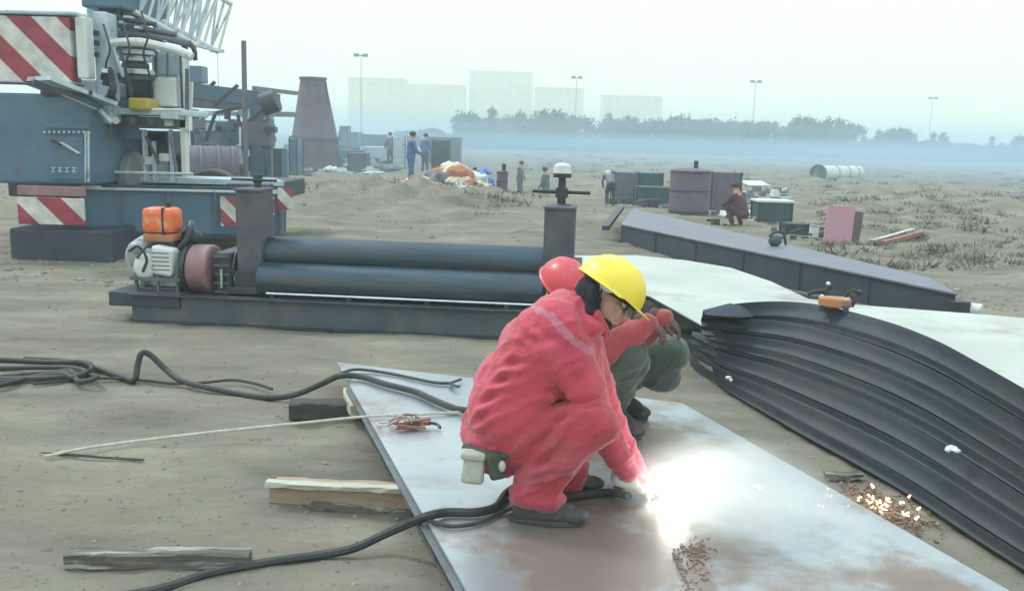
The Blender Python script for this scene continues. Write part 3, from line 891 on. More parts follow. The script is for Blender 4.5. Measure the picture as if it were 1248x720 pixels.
# ------------------------------------------------------------------ pale sheet behind the curved stack
wz = .36
poly = [P(640, 312, wz), P(775, 311, wz), P(835, 317, wz), P(890, 326, wz), P(940, 343, wz), P(985, 364, wz), P(1040, 371, wz), P(1210, 384, wz), P(1330, 395, wz), P(1330, 512, wz), P(1195, 452, wz), P(1110, 416, wz), P(1060, 397, wz), P(1010, 386, wz), P(940, 382, wz), P(880, 388, wz), P(855, 396, wz), P(792, 361, wz), P(690, 332, wz)]
poly = poly[::-1]
mb = MB().prism(poly, (0, 0, -.010), (0, 0, 0))
o = mb.build('steel_sheet', 'mill'); tag(o, 'bright pale steel sheet lying flat between the box girder and the curved sheets', 'steel sheet')
timber('wooden_bearer', P(720, 366, .17), P(905, 420, .17), .10, .32, 'wooddark', 'dark timber bearer under the near left edge of the bright sheet', 'timber', seed=21)
timber('wooden_bearer', P(860, 350, .17), P(1150, 420, .17), .10, .32, 'wooddark', 'dark timber bearer in the middle of the space under the bright sheet', 'timber', seed=22)
o = timber('steel_flat', P(828, 418, .12), P(888, 421, .12), .10, .05, 'steel', 'short grey steel flat at the far end of the curved sheet stack', 'steel offcut', n=4, rag=.001, seed=9)
o = timber('steel_flat', P(822, 404, .18), P(880, 404, .18), .05, .035, 'dark', 'thin dark steel bar over the grey flat at the stack end', 'steel offcut', n=4, rag=.001, seed=10)

# ------------------------------------------------------------------ stack of rolled sheets on the right
top_px = [(858, 381), (905, 370), (960, 368), (1010, 374), (1080, 392), (1140, 415), (1195, 444), (1290, 498)]
bot_px = [(830, 432), (875, 470), (925, 500), (980, 532), (1045, 568), (1110, 606), (1195, 662), (1290, 722)]
TZ = [.50, .56, .59, .60, .60, .59, .58, .56]
topc = smooth_path([P(u, v, z) for (u, v), z in zip(top_px, TZ)], 8)
botc = smooth_path([P(u, v, .03) for (u, v) in bot_px], 8)
NS = 8
NS = 11
fr_ = [0, .15, .20, .33, .38, .48, .56, .62, .74, .80, .92, 1.0]
ordn = ['topmost', 'second', 'third', 'fourth', 'fifth', 'middle', 'fifth', 'fourth', 'third', 'second', 'lowest']
labs = ['%s curved dark sheet%s' % (ordn[k], ' of the rolled stack, arching highest' if k == 0 else ' of the rolled stack, its edge on the earth' if k == NS - 1 else ' of the rolled stack' if k == 5 else (' from the top of the rolled stack' if k < 5 else ' from the bottom of the rolled stack')) for k in range(NS)]
for k in range(NS):
    ta, tb = fr_[k], fr_[k + 1]
    rows = []
    N_ = len(topc)
    for i in range(N_):
        s = i / (N_ - 1)
        wob = .012 * math.sin(s * 4 + k * 2.3) * (0 < k) * (1 - .3 * s)
        c = topc[i].lerp(botc[i], min(1, max(0, ta + wob))); dn = topc[i].lerp(botc[i], tb)
        side = (botc[i] - topc[i]); side.z = 0; side.normalize()
        # arched cross-section: a back flap, the crest, the drooping front, the tuck
        gap = (dn - c).length
        bulge = .022 + .10 * gap * (1 + .4 * math.sin(s * 4 + k))
        fl = min(1, .08 + s * 3.2)
        row = [c - side * .34 * fl + Vector((0, 0, -.15 * fl)), c - side * .20 * fl + Vector((0, 0, -.055 * fl)), c - side * .10 * fl + Vector((0, 0, -.016 * fl)), c - side * .012]
        nn = Vector((side.x, side.y, .9)).normalized()
        for t in (0.06, .16, .3, .45, .62, .8, 1.0):
            bl = (1.0 if t < .1 else .75 if t < .2 else .1 if t < .35 else -.3 if t < .5 else -.6 if t < .7 else -.5 if t < .9 else 0) * (.012 + .035 * gap)
            row.append(c.lerp(dn, t) + nn * bl - side * (.02 * t * t))
        row.append(dn - side * .07 + Vector((0, 0, -.03)) if k < NS - 1 else dn - side * .045 + Vector((0, 0, -.018)))
        rows.append(row)
    rows = rows[(0, 3, 1, 5, 2, 0, 4, 1, 3, 6, 2)[k]:]
    mb = MB().surf([r[::-1] for r in rows], .009)
    o = mb.build('curved_sheet', 'sheet', smooth='auto')
    if k in (1, 3, 4, 6, 8, 9):        # sheared edge, worn brighter
        o.data.materials.append(MT['edge']); nc_ = len(rows[0]); q_ = 0
        for i in range(len(rows) - 1):
            for j in range(nc_ - 1):
                if j == nc_ - 5: o.data.polygons[q_].material_index = 1
                q_ += 2
    zmin = 0
    tag(o, labs[k], 'steel sheet', 'curved steel sheets stacked on the right')
# white rag and a grey pebble on the stack
o = blob('white_rag', [('e', P(1160, 546, .30), (.028, .02, .014)), ('e', P(1166, 549, .30), (.018, .02, .010)), ('e', P(1155, 548, .30), (.014, .015, .010))], 'white', voxel=.004, smooth=2, nz=[(60, .004, (1, 1, 1))], origin=P(1160, 546, .28))
tag(o, 'crumpled white scrap lying on the curved sheets near the right edge', 'scrap')

# cutting carriage on the stack
cc = thing('cutting_carriage', 'small ochre gas cutting carriage with dark handles on top of the curved stack', 'cutting machine', P(1016, 378, .60))
cz = .615
c0 = P(1016, 377, .60); X_ = Vector((.94, -.34, 0)); Y_ = Vector((.34, .94, 0)); Rm = Matrix((X_, Y_, Vector((0, 0, 1)))).transposed()


def cp(x, y, z): return c0 + X_ * x + Y_ * y + Vector((0, 0, z))


part(MB().box(cp(0, 0, .047), (.19, .10, .064), Rm), 'body', 'carriage', cc, bevel=.014)
part(MB().box(cp(.07, -.02, .05), (.06, .075, .045), Rm), 'gearbox', 'pinkred', cc, bevel=.01)
for sx in (-.07, .07):
    for sy in (-.055, .055):
        part(MB().cyl(cp(sx, sy - .008, .012), cp(sx, sy + .008, .012), .018, n=14), 'wheel', 'dark', cc, smooth='auto')
part(MB().tube([cp(.06, .02, .07), cp(.08, .02, .11), cp(.11, .02, .125), cp(.14, .02, .115)], .009, 7, 4), 'handle', 'black', cc)
part(MB().cyl(cp(.14, .0, .112), cp(.14, .04, .118), .014, n=10), 'knob', 'black', cc)
part(MB().tube([cp(.10, -.03, .03), cp(.115, -.02, .08), cp(.09, 0, .11)], .014, 7, 4), 'torch', 'black', cc)
part(MB().tube([cp(-.07, .03, .07), cp(-.04, .04, .13), cp(-.04, .04, .15)], .012, 7, 4), 'handle', 'black', cc)
part(MB().tube([cp(-.16, .03, .08), cp(-.11, .03, .10), cp(-.06, .04, .11), cp(-.02, .04, .14)], .013, 7, 4), 'hose', 'black', cc)
part(MB().ell(cp(-.045, .02, .155), (.014, .014, .014)), 'knob', 'bright', cc, smooth=True)
part(MB().ell(cp(-.075, -.02, .083), (.013, .013, .008)), 'dial', 'white', cc, smooth=True)


# ------------------------------------------------------------------ people
def basis(F, Uh):
    F = Vector(F).normalized(); Uh = Vector(Uh)
    U = (Uh - F * Uh.dot(F)).normalized(); Lf = U.cross(F)      # x forward, y left, z up
    return Matrix((F, Lf, U)).transposed()


def head_parts(c, B):
    """skull, face, jaw, nose, ears, lips in head axes (x forward, y left, z up); c = head centre"""
    def h(x, y, z): return c + B @ Vector((x, y, z))
    q = [('e', h(-.012, 0, .025), (.098, .077, .094), B), ('e', h(.030, 0, -.020), (.066, .062, .080), B),
         ('e', h(.048, 0, -.078), (.036, .036, .026), B), ('c', h(-.02, .045, -.06), h(.05, .022, -.084), .022, .018),
         ('c', h(-.02, -.045, -.06), h(.05, -.022, -.084), .022, .018),
         ('c', h(.090, 0, .012), h(.112, 0, -.022), .009, .013), ('e', h(.104, .011, -.027), (.010, .009, .008), B), ('e', h(.104, -.011, -.027), (.010, .009, .008), B),
         ('c', h(.082, -.032, .024), h(.086, .032, .024), .011, .011),
         ('e', h(.070, .040, -.012), (.022, .020, .018), B), ('e', h(.070, -.040, -.012), (.022, .020, .018), B),
         ('e', h(.090, 0, -.050), (.012, .022, .006), B), ('e', h(.088, 0, -.061), (.012, .020, .007), B)]
    for s in (1, -1):
        q += [('e', h(-.012, s * .080, -.005), (.018, .008, .032), B), ('e', h(-.010, s * .088, .012), (.014, .006, .014), B)]
    return q, h


def glove(name, m, parent, wrist, B, curl, origin, thumb_side=1, spread=.018, sc=1.0):
    """B: x towards the fingertips, y to the thumb side * thumb_side, z out of the back of the hand; curl = bend per joint of four fingers"""
    def h(x, y, z): return wrist + B @ Vector((x * sc, y * thumb_side * sc, z * sc))
    q = [('c', h(-.05, 0, 0), h(.01, 0, 0), .036 * sc, .032 * sc), ('e', h(.045, 0, 0), (.052 * sc, .043 * sc, .020 * sc), B),
         ('e', h(.03, .022, -.008), (.032 * sc, .020 * sc, .018 * sc), B)]
    for k, (y, ln) in enumerate(((.033, .072), (.011, .080), (-.011, .075), (-.032, .060))):
        a = 0.10; p = Vector((.080 - .006 * abs(k - 1.3), y, 0)); pts = [p.copy()]
        for j, fr in enumerate((.44, .31, .25)):
            a += curl[k] * (1.0, 1.1, .8)[j]
            p = p + Vector((math.cos(a), (1.5 - k) * .06, -math.sin(a))) * ln * fr
            pts.append(p.copy())
        rr = (.0105, .0098, .0090, .0082)
        for j in range(3):
            q.append(('c', h(*pts[j]), h(*pts[j + 1]), rr[j] * sc, rr[j + 1] * sc))
    t = [Vector((.012, .030, -.006)), Vector((.040, .056, -.018)), Vector((.066, .060, -.034)), Vector((.084, .050, -.044))]
    for j in range(3):
        q.append(('c', h(*t[j]), h(*t[j + 1]), (.014, .0125, .011)[j] * sc, (.0125, .011, .009)[j] * sc))
    return blob(name, q, m, parent, voxel=.0042, smooth=2, nz=[(70, .0012, (1, 1, 1))], origin=None)


def shift(o, org):       # move a child's vertices into the parent's frame (parent has a location only)
    me = o.data; n = len(me.vertices)
    V = np.empty(n * 3); me.vertices.foreach_get('co', V); V = V.reshape(-1, 3) - np.array(org)
    me.vertices.foreach_set('co', V.ravel()); me.update()
    return o


# ---- front worker: red suit, yellow helmet, crouching and facing right
ORG = Vector((.05, 3.36, PZ))


def W(u, v, Y): return Q(u, v, Y)


pel = W(615, 522, 3.44)
hipR, hipL = W(622, 532, 3.33), W(622, 528, 3.56)
kneeR, kneeL = W(726, 516, 3.20), W(727, 514, 3.66)
ankR, ankL = W(648, 602, 3.25), W(672, 592, 3.55)
ankR.z = max(ankR.z, PZ + .10)
shR, shL = W(692, 402, 3.24), W(700, 392, 3.60)
elR, elL = W(722, 505, 3.33), W(735, 500, 3.62)
wrR, wrL = W(768, 584, 3.42), W(778, 578, 3.56)
nk = W(716, 372, 3.42)
hc = W(739, 361, 3.38)
HB = basis((.80, -.38, -.50), (.50, .12, .80))
hp, hh = head_parts(hc, HB)
body_parts = hp + [('c', nk, hc + HB @ Vector((-.03, 0, -.05)), .058, .055), ('c', pel, W(650, 440, 3.42), .12, .13), ('c', W(650, 440, 3.42), nk, .13, .07),
                   ('c', shR + Vector((-.02, .06, -.02)), shL, .06, .06), ('c', shR + Vector((-.01, .04, -.01)), elR, .050, .040), ('c', elR, wrR, .038, .027), ('c', shL, elL, .050, .040), ('c', elL, wrL, .038, .027),
                   ('c', hipR, kneeR, .082, .058), ('c', kneeR, ankR, .052, .036), ('c', hipL, kneeL, .082, .058), ('c', kneeL, ankL, .052, .036),
                   ('c', ankR, ankR + Vector((.06, -.01, -.05)), .034, .024), ('c', ankL, ankL + Vector((.06, 0, -.05)), .034, .024),
                   ('c', wrR, wrR + Vector((.06, .02, -.025)), .026, .022), ('c', wrL, wrL + Vector((.06, -.02, -.02)), .026, .022)]
p1 = blob('person', body_parts, 'skin', None, voxel=.0062, smooth=2, origin=ORG)
tag(p1, 'crouching worker in red work suit and yellow helmet, bent over the pale plate', 'person')


def c1(pts, *a, **k):
    o = blob(*((pts,) + a), **k)
    return o


# trousers
tq = [('c', hipR, kneeR, .118, .088), ('c', kneeR, ankR + Vector((.0, 0, .05)), .086, .076), ('c', hipL, kneeL, .118, .088), ('c', kneeL, ankL + Vector((0, 0, .05)), .085, .074),
      ('e', pel + Vector((-.02, 0, .0)), (.155, .19, .145)), ('e', W(612, 556, 3.40), (.11, .13, .075)),
      ('c', W(700, 545, 3.23), W(665, 588, 3.24), .07, .068), ('c', W(640, 600, 3.23), W(668, 606, 3.22), .062, .050), ('e', W(655, 606, 3.23), (.105, .074, .035)), ('e', W(690, 600, 3.55), (.095, .07, .04)), ('c', W(700, 570, 3.5), W(690, 598, 3.52), .06, .055)]
F = 3.12
cre = []
for (a, b, wd, dp) in (((690, 505), (640, 560), .014, .016), ((715, 520), (655, 568), .012, .013), ((700, 500), (650, 520), .014, .012), ((735, 500), (700, 490), .014, .010),
                       ((720, 540), (672, 575), .012, .015), ((700, 560), (640, 590), .010, .014), ((690, 580), (630, 600), .009, .012), ((740, 520), (715, 545), .012, .012),
                       ((640, 520), (625, 570), .012, .014), ((665, 560), (625, 585), .012, .014), ((675, 592), (640, 606), .008, .010), ((725, 503), (745, 525), .012, .010),
                       ((655, 515), (700, 497), .012, -.008), ((645, 575), (690, 565), .010, -.008)):
    cre.append((W(a[0], a[1], 3.17), W(b[0], b[1], 3.17), wd * 1.1, dp * 1.15))
def fold_dir(dx, dz, along=.35, across=1.5, dep=.7):
    l_ = math.hypot(dx, dz); dx /= l_; dz /= l_
    return [[dx * along, 0, dz * along], [0, dep, 0], [-dz * across, 0, dx * across]]


o = blob('trousers', tq, 'trousers', None, voxel=.0068, smooth=7, creases=cre, nz=[(6, .005, (1, 1, 1))], folds=[(7, .010, fold_dir(.67, .70)), (15, .003, fold_dir(.9, .2, .6, 1.2, 1))])
shift(o, ORG).parent = p1
# jacket
jq = [('e', W(620, 506, 3.43), (.165, .20, .14)), ('c', W(620, 500, 3.36), W(664, 415, 3.36), .165, .145), ('c', W(620, 500, 3.50), W(664, 415, 3.50), .160, .14), ('e', W(606, 526, 3.42), (.150, .185, .075)), ('c', W(580, 536, 3.36), W(612, 536, 3.28), .05, .045), ('e', W(632, 468, 3.42), (.175, .205, .155)), ('e', W(655, 428, 3.42), (.165, .205, .150)),
      ('e', W(682, 396, 3.42), (.135, .19, .120)), ('c', shR + Vector((-.04, .09, -.01)), shL, .115, .11), ('c', W(672, 430, 3.33), W(695, 455, 3.30), .14, .10), ('c', shR + Vector((-.02, .06, -.01)), W(710, 470, 3.28), .092, .084), ('c', W(712, 470, 3.27), elR, .084, .078),
      ('c', elR, W(764, 572, 3.40), .070, .052), ('c', shL, elL, .095, .075), ('c', elL, W(772, 568, 3.56), .07, .052),
      ('c', W(706, 378, 3.36), W(722, 398, 3.30), .052, .045), ('c', W(706, 372, 3.46), W(716, 368, 3.44), .06, .055), ('c', W(690, 420, 3.40), W(700, 470, 3.42), .14, .13),
      ('e', W(688, 372, 3.42), (.07, .13, .06))]
cre = []
for (a, b, wd, dp) in (((566, 520), (660, 470), .013, .018), ((572, 495), (655, 462), .012, .015), ((580, 470), (668, 450), .012, .016), ((566, 538), (640, 500), .013, .018),
                       ((592, 445), (665, 438), .012, .012), ((600, 528), (660, 492), .012, .014), ((672, 440), (690, 492), .016, .026), ((668, 415), (676, 450), .014, .016),
                       ((700, 450), (735, 435), .010, .010), ((695, 470), (738, 455), .011, .014), ((700, 488), (738, 475), .011, .012), ((720, 400), (728, 450), .010, .010),
                       ((640, 480), (680, 470), .012, .012), ((630, 400), (668, 430), .012, .008), ((745, 535), (765, 530), .009, .010), ((742, 552), (772, 548), .009, .010),
                       ((660, 395), (700, 405), .012, -.006), ((575, 505), (650, 475), .012, -.010), ((570, 530), (635, 505), .012, -.010), ((590, 458), (650, 447), .012, -.008)):
    Yc = 3.14 if a[0] > 690 and a[1] < 500 else 3.24
    if a[0] > 735: Yc = 3.36
    cre.append((W(a[0], a[1], Yc), W(b[0], b[1], Yc), wd * 1.15, dp * 1.25))
o = blob('jacket', jq, 'jacket', None, voxel=.0068, smooth=8, creases=cre, nz=[(5, .004, (1, 1, 1))], folds=[(5.5, .008, fold_dir(.85, .45)), (13, .0025, fold_dir(.9, .2, .6, 1.2, 1))])


def strip(o, segs, hw, m, ymax=3.4):     # a band sewn on the cloth: its own material along a line
    me = o.data; me.materials.append(MT[m])
    n = len(me.polygons); Cn = np.empty(n * 3); me.polygons.foreach_get('center', Cn); Cn = Cn.reshape(-1, 3)
    mi = np.zeros(n, dtype=np.int32)
    for a, b in segs:
        a = np.array(a); b = np.array(b); ab = b - a
        t = np.clip(((Cn - a) @ ab) / (ab @ ab), 0, 1)
        dd = (Cn - (a + t[:, None] * ab)) * np.array([1, .15, 1])
        mi[(np.linalg.norm(dd, axis=1) < hw) & (Cn[:, 1] < ymax)] = 1
    me.polygons.foreach_set('material_index', mi); me.update()


strip(o, [(W(648, 372, 3.30), W(672, 388, 3.20)), (W(672, 388, 3.20), W(700, 418, 3.165)), (W(700, 418, 3.165), W(722, 432, 3.18))], .017, 'band')
shift(o, ORG).parent = p1
# collar and hood liner
o = blob('collar', [('c', W(714, 352, 3.36), W(728, 385, 3.30), .020, .020), ('c', W(728, 385, 3.30), W(740, 408, 3.30), .020, .018), ('c', W(714, 352, 3.36), W(708, 350, 3.46), .022, .024), ('c', W(700, 362, 3.38), W(716, 392, 3.30), .024, .022)],
         'jacket', None, voxel=.006, smooth=4)
shift(o, ORG).parent = p1
hq = [('c', W(724, 362, 3.40), W(733, 396, 3.34), .050, .042), ('c', hh(-.05, 0, -.02), nk, .072, .062), ('e', hh(-.045, 0, .0), (.064, .088, .085), HB), ('c', hh(.0, -.055, -.075), hh(.0, .055, -.075), .034, .034),
      ('c', hh(-.03, -.07, -.01), hh(-.002, -.052, -.085), .030, .030)]
o = blob('balaclava', hq, 'hair', None, voxel=.006, smooth=4, nz=[(30, .003, (1, 1, 1))]); shift(o, ORG).parent = p1
# eyes, glasses
for s in (1, -1):
    o = MB(); o.ell(hh(.079, s * .031, .010), .0125, n=12, m=8)
    o.v = [tuple(Vector(p) - ORG) for p in o.v]
    e_ = o.build('eye', 'white', p1, smooth=True)
    o = MB(); o.ell(hh(.0885, s * .031, .008), .0055, n=10, m=6); o.v = [tuple(Vector(p) - ORG) for p in o.v]; o.build('iris', 'hair', e_, smooth=True)


def pc(mb, name, m, par, smooth='auto', bevel=0):
    mb.v = [tuple(Vector(p) - ORG) for p in mb.v]
    return mb.build(name, m, par, smooth, bevel)


gl = pc(MB().tube([hh(.106, -.062, .018), hh(.116, -.03, .026), hh(.118, 0, .024), hh(.116, .03, .026), hh(.106, .062, .018)], .0045, 6, 4), 'glasses', 'hair', p1)
for s in (1, -1):
    pc(MB().tube([hh(.104, s * .064, .018), hh(.06, s * .083, .016), hh(-.01, s * .090, .012)], .0038, 6, 4), 'temple', 'hair', gl)
    mb = MB(); mb.ell(hh(.107, s * .033, .004), (.003, .026, .019), HB, n=14, m=8); pc(mb, 'lens', 'glass', gl)


def helmet(parent, org, c, B, shell, strapm='hair', sc=.92):
    def h(x, y, z): return c + B @ (Vector((x - .006, y, z - .010 if z > .03 else z)) * (sc if z > .02 else 1))
    N, Mr = 40, 14
    rows = []
    for j in range(Mr + 1):
        ph = math.pi / 2 * j / Mr
        row = []
        for i in range(N + 1):
            t = 2 * math.pi * i / N
            rx, ry, rz = .148, .120, .128
            bump_ = .006 * math.exp(-(math.sin(t) * math.cos(ph) / .12) ** 2) + .003 * math.exp(-((abs(math.sin(t) * math.cos(ph)) - .33) / .07) ** 2)
            r = math.cos(ph)
            x, y, z = rx * r * math.cos(t), ry * r * math.sin(t), rz * math.sin(ph)
            z += bump_ * math.sin(ph) * 1.2; x *= 1 + bump_; y *= 1 + bump_
            row.append(h(x, y, z + .045))
        rows.append(row)
    # rim and peak
    for kk, (f_, dz) in enumerate(((1.02, -.006), (1.075, -.012))):
        row = []
        for i in range(N + 1):
            t = 2 * math.pi * i / N
            fr = max(0, math.cos(t)) ** 3
            x = .148 * (f_ + kk * .22 * fr) * math.cos(t); y = .120 * f_ * math.sin(t)
            row.append(h(x, y, .045 + dz - kk * .016 * fr))
        rows.insert(0, row)
    mb = MB().surf(rows, .004)
    mb.v = [tuple(Vector(p) - org) for p in mb.v]
    o = mb.build('helmet', shell, parent, smooth='auto')
    # sweatband / harness seen under the rim
    mb = MB()
    ring_ = [h(.118 * math.cos(2 * math.pi * i / 28), .096 * math.sin(2 * math.pi * i / 28), .030) for i in range(29)]
    mb.tube(ring_, .011, 6, 2); mb.v = [tuple(Vector(p) - org) for p in mb.v]
    mb.build('headband', strapm, o, smooth='auto')
    mb = MB().tube([h(-.01, -.098, .035), h(.01, -.088, -.03), h(.04, -.05, -.095), h(.05, 0, -.108), h(.04, .05, -.095), h(.01, .088, -.03), h(-.01, .098, .035)], .0045, 6, 5)
    mb.v = [tuple(Vector(p) - org) for p in mb.v]
    mb.build('chin_strap', strapm, o, smooth='auto')
    return o


helmet(p1, ORG, hc, HB, 'yhat')
# pale ear muff / cloth by the ear
o = blob('ear_flap', [('e', hh(.0, -.092, .030), (.034, .012, .022), HB), ('c', hh(-.045, -.084, .036), hh(.02, -.090, .024), .010, .010)], 'paleblue', None, voxel=.004, smooth=2); shift(o, ORG).parent = p1


def boot(name, ank, d, par, org, m='boot'):
    d = Vector(d).normalized(); sd = d.cross(Vector((0, 0, 1)))
    gz0 = PZ
    heel = Vector((ank.x, ank.y, gz0)) - d * .055
    q = [('c', ank + Vector((0, 0, .03)), Vector((ank.x, ank.y, gz0 + .06)), .050, .046), ('c', heel + Vector((0, 0, .045)) + d * .02, heel + Vector((0, 0, .042)) + d * .15, .042, .044),
         ('e', heel + d * .215 + Vector((0, 0, .036)), (.062, .047, .032), basis(d, (0, 0, 1))), ('c', heel + d * .08 + Vector((0, 0, .075)), heel + d * .19 + Vector((0, 0, .05)), .038, .034)]
    o = blob(name, q, m, None, voxel=.006, smooth=4, nz=[(30, .003, (1, 1, 1))]); shift(o, org).parent = par
    # sole
    pts = []
    for t in range(24):
        a = 2 * math.pi * t / 24
        x = .115 + .15 * math.cos(a); y = (.047 if math.cos(a) > 0 else .040) * math.sin(a)
        pts.append(heel + d * x + sd * y)
    mb = MB().prism(pts[::-1] if True else pts, (0, 0, .002), (0, 0, .022)); mb.v = [tuple(Vector(p) - org) for p in mb.v]
    mb.build('sole', 'sole', o, bevel=.004)
    return o


boot('boot', ankR, (1, -.10, 0), p1, ORG); boot('boot', ankL, (1, .05, 0), p1, ORG)
GB = basis((.86, .16, -.40), (.3, -.35, .85))
o = glove('glove', 'glove', None, wrR + Vector((.0, 0, -.01)), GB, (.42, .5, .55, .6), None, thumb_side=1); shift(o, ORG).parent = p1
GB2 = basis((.80, -.25, -.35), (.25, .35, .85))
o = glove('glove', 'glove', None, wrL + Vector((.0, 0, -.01)), GB2, (.35, .4, .45, .5), None, thumb_side=-1); shift(o, ORG).parent = p1
# belt, pouch
o = pc(MB().tube([W(566, 545, 3.30), W(590, 552, 3.24), W(612, 556, 3.22), W(628, 548, 3.25)], .016, 8, 5), 'belt', 'webbing', p1)
q = [('b', W(577, 571, 3.24), (.088, .05, .115), Matrix.Rotation(R(-6), 3, 'Y'))]
mb = MB().box(W(577, 571, 3.24), (.088, .055, .112), Matrix.Rotation(R(5), 3, 'Y'), .92)
o = pc(mb, 'tool_pouch', 'canvas', p1, bevel=.016)
mb = MB().box(W(577, 554, 3.235), (.094, .062, .03), Matrix.Rotation(R(5), 3, 'Y')); pc(mb, 'flap', 'canvas', o, bevel=.01)
mb = MB().box(W(604, 567, 3.22), (.062, .05, .105), Matrix.Rotation(R(-14), 3, 'Y'), .9)
o = pc(mb, 'tool_holster', 'webbing', p1, bevel=.014)
mb = MB().ell(W(612, 568, 3.19), (.014, .012, .022)); pc(mb, 'buckle', 'canvas', o)

# torch held in the glove
tc_ = thing('cutting_torch', 'short torch held in the front worker\'s pale glove, its tip burning white', 'torch', P(803, 604, PZ))
gtip = P(806, 607, PZ + .012); gh0 = wrR + GB @ Vector((.06, .02, -.032))
part(MB().tube([gh0 + Vector((-.10, .0, -.01)), gh0, gh0.lerp(gtip, .55) + Vector((0, 0, .012)), gtip + Vector((0, 0, .02))], .010, 8, 5), 'handle', 'black', tc_, smooth='auto')
part(MB().cyl(gtip + Vector((0, 0, .028)), gtip, .007, .003, n=10), 'nozzle', 'brass', tc_)
part(MB().ell(gtip + Vector((.004, -.002, -.006)), (.010, .010, .007)), 'flame', 'arc', tc_, smooth=True)
al = bpy.data.lights.new('arc_light', 'POINT'); al.energy = 5.0; al.color = (1.0, .96, .86); al.shadow_soft_size = .05
alo = bpy.data.objects.new('arc_light', al); COL.objects.link(alo); alo.location = gtip + Vector((.05, -.03, .05))

# ---- second worker, behind: red helmet, red jacket, green trousers
O2 = Vector((.35, 4.35, PZ))
pel2 = W(680, 470, 4.45); nk2 = W(692, 382, 4.22); hc2 = W(688, 352, 4.12)
kR, kL = W(765, 428, 4.12), W(818, 430, 4.50)
hR2, hL2 = W(690, 470, 4.35), W(705, 465, 4.6)
aR, aL = W(768, 505, 4.22), W(770, 480, 4.66)
sR2, sL2 = W(694, 395, 4.12), W(722, 385, 4.42)
aR = Vector((.55, 4.42, PZ + .12)); aL = Vector((.60, 4.72, PZ + .12))
eR2, eL2 = W(738, 425, 4.08), W(775, 415, 4.40)
wR2, wL2 = W(790, 395, 4.10), W(808, 388, 4.30)
H2 = basis((.55, -.55, -.55), (.30, -.30, .85))
hp2, hh2 = head_parts(hc2, H2)
bp2 = hp2 + [('c', nk2, hc2, .058, .05), ('c', pel2, W(690, 410, 4.35), .11, .12), ('c', W(690, 410, 4.35), nk2, .12, .07), ('c', sR2, sL2, .07, .07), ('c', sR2, eR2, .048, .04), ('c', eR2, wR2, .036, .026),
             ('c', sL2, eL2, .048, .04), ('c', eL2, wL2, .036, .026), ('c', hR2, kR, .08, .055), ('c', kR, aR, .05, .036), ('c', hL2, kL, .08, .055), ('c', kL, aL, .05, .036)]
p2 = blob('person', bp2, 'skin', None, voxel=.008, smooth=2, origin=O2)
tag(p2, 'second worker squatting behind the first, in red helmet, dull red jacket and green trousers', 'person')
cre = [(W(750, 440, 4.0), W(752, 490, 4.05), .02, .012), (W(775, 430, 4.0), W(782, 470, 4.05), .02, .012), (W(790, 415, 4.3), W(825, 455, 4.35), .02, .014), (W(800, 400, 4.3), W(835, 430, 4.35), .02, .012), (W(760, 470, 4.05), W(780, 480, 4.05), .012, .008)]
o = blob('trousers', [('c', hR2, kR, .12, .092), ('c', kR, aR + Vector((0, 0, .02)), .092, .066), ('c', hL2, kL, .12, .098), ('c', kL, aL + Vector((0, 0, .03)), .098, .07), ('e', pel2, (.15, .17, .14)),
                      ('c', W(768, 440, 4.2), aR + Vector((0, 0, .10)), .10, .072), ('e', W(805, 455, 4.55), (.11, .11, .10))], 'green', None, voxel=.01, smooth=7, creases=cre, nz=[(6, .006, (1, 1, 1))], folds=[(6, .010, fold_dir(.3, .9)), (14, .003, fold_dir(.9, .3, .6, 1.2, 1))])
shift(o, O2).parent = p2
cre = [(W(740, 400, 3.98), W(760, 420, 3.98), .014, .010), (W(765, 395, 3.98), W(775, 412, 3.98), .014, .010), (W(750, 408, 3.98), W(790, 392, 3.98), .012, .008)]
o = blob('jacket', [('e', W(684, 460, 4.45), (.15, .19, .14)), ('e', W(688, 420, 4.38), (.15, .2, .14)), ('c', sR2, sL2, .10, .10), ('c', sR2, eR2, .092, .075), ('c', eR2, wR2, .076, .054), ('c', sL2, eL2, .09, .072),
                    ('c', eL2, wL2, .07, .052), ('c', W(690, 385, 4.28), nk2, .10, .075)], 'jacket2', None, voxel=.01, smooth=7, creases=cre, nz=[(6, .005, (1, 1, 1))], folds=[(8, .008, fold_dir(.3, .9))])
shift(o, O2).parent = p2
helmet(p2, O2, hc2 - H2 @ Vector((.0, 0, .015)), H2, 'rhat')
for s in (1, -1):
    mb = MB(); mb.ell(hh2(.079, s * .031, .010), .0125, n=10, m=6); mb.v = [tuple(Vector(p) - O2) for p in mb.v]; mb.build('eye', 'hair', p2, smooth=True)
G2 = basis((.75, -.15, -.35), (.3, -.2, .9))
o = glove('glove', 'glovedark', None, wR2, G2, (.45, .5, .5, .55), None, 1, sc=.88); shift(o, O2).parent = p2
o = glove('glove', 'glovedark', None, wL2, G2, (.35, .4, .45, .5), None, -1, sc=.88); shift(o, O2).parent = p2
pass
boot('boot', aR, (.45, -.9, 0), p2, O2, 'boot'); boot('boot', aL, (.6, -.8, 0), p2, O2, 'boot')

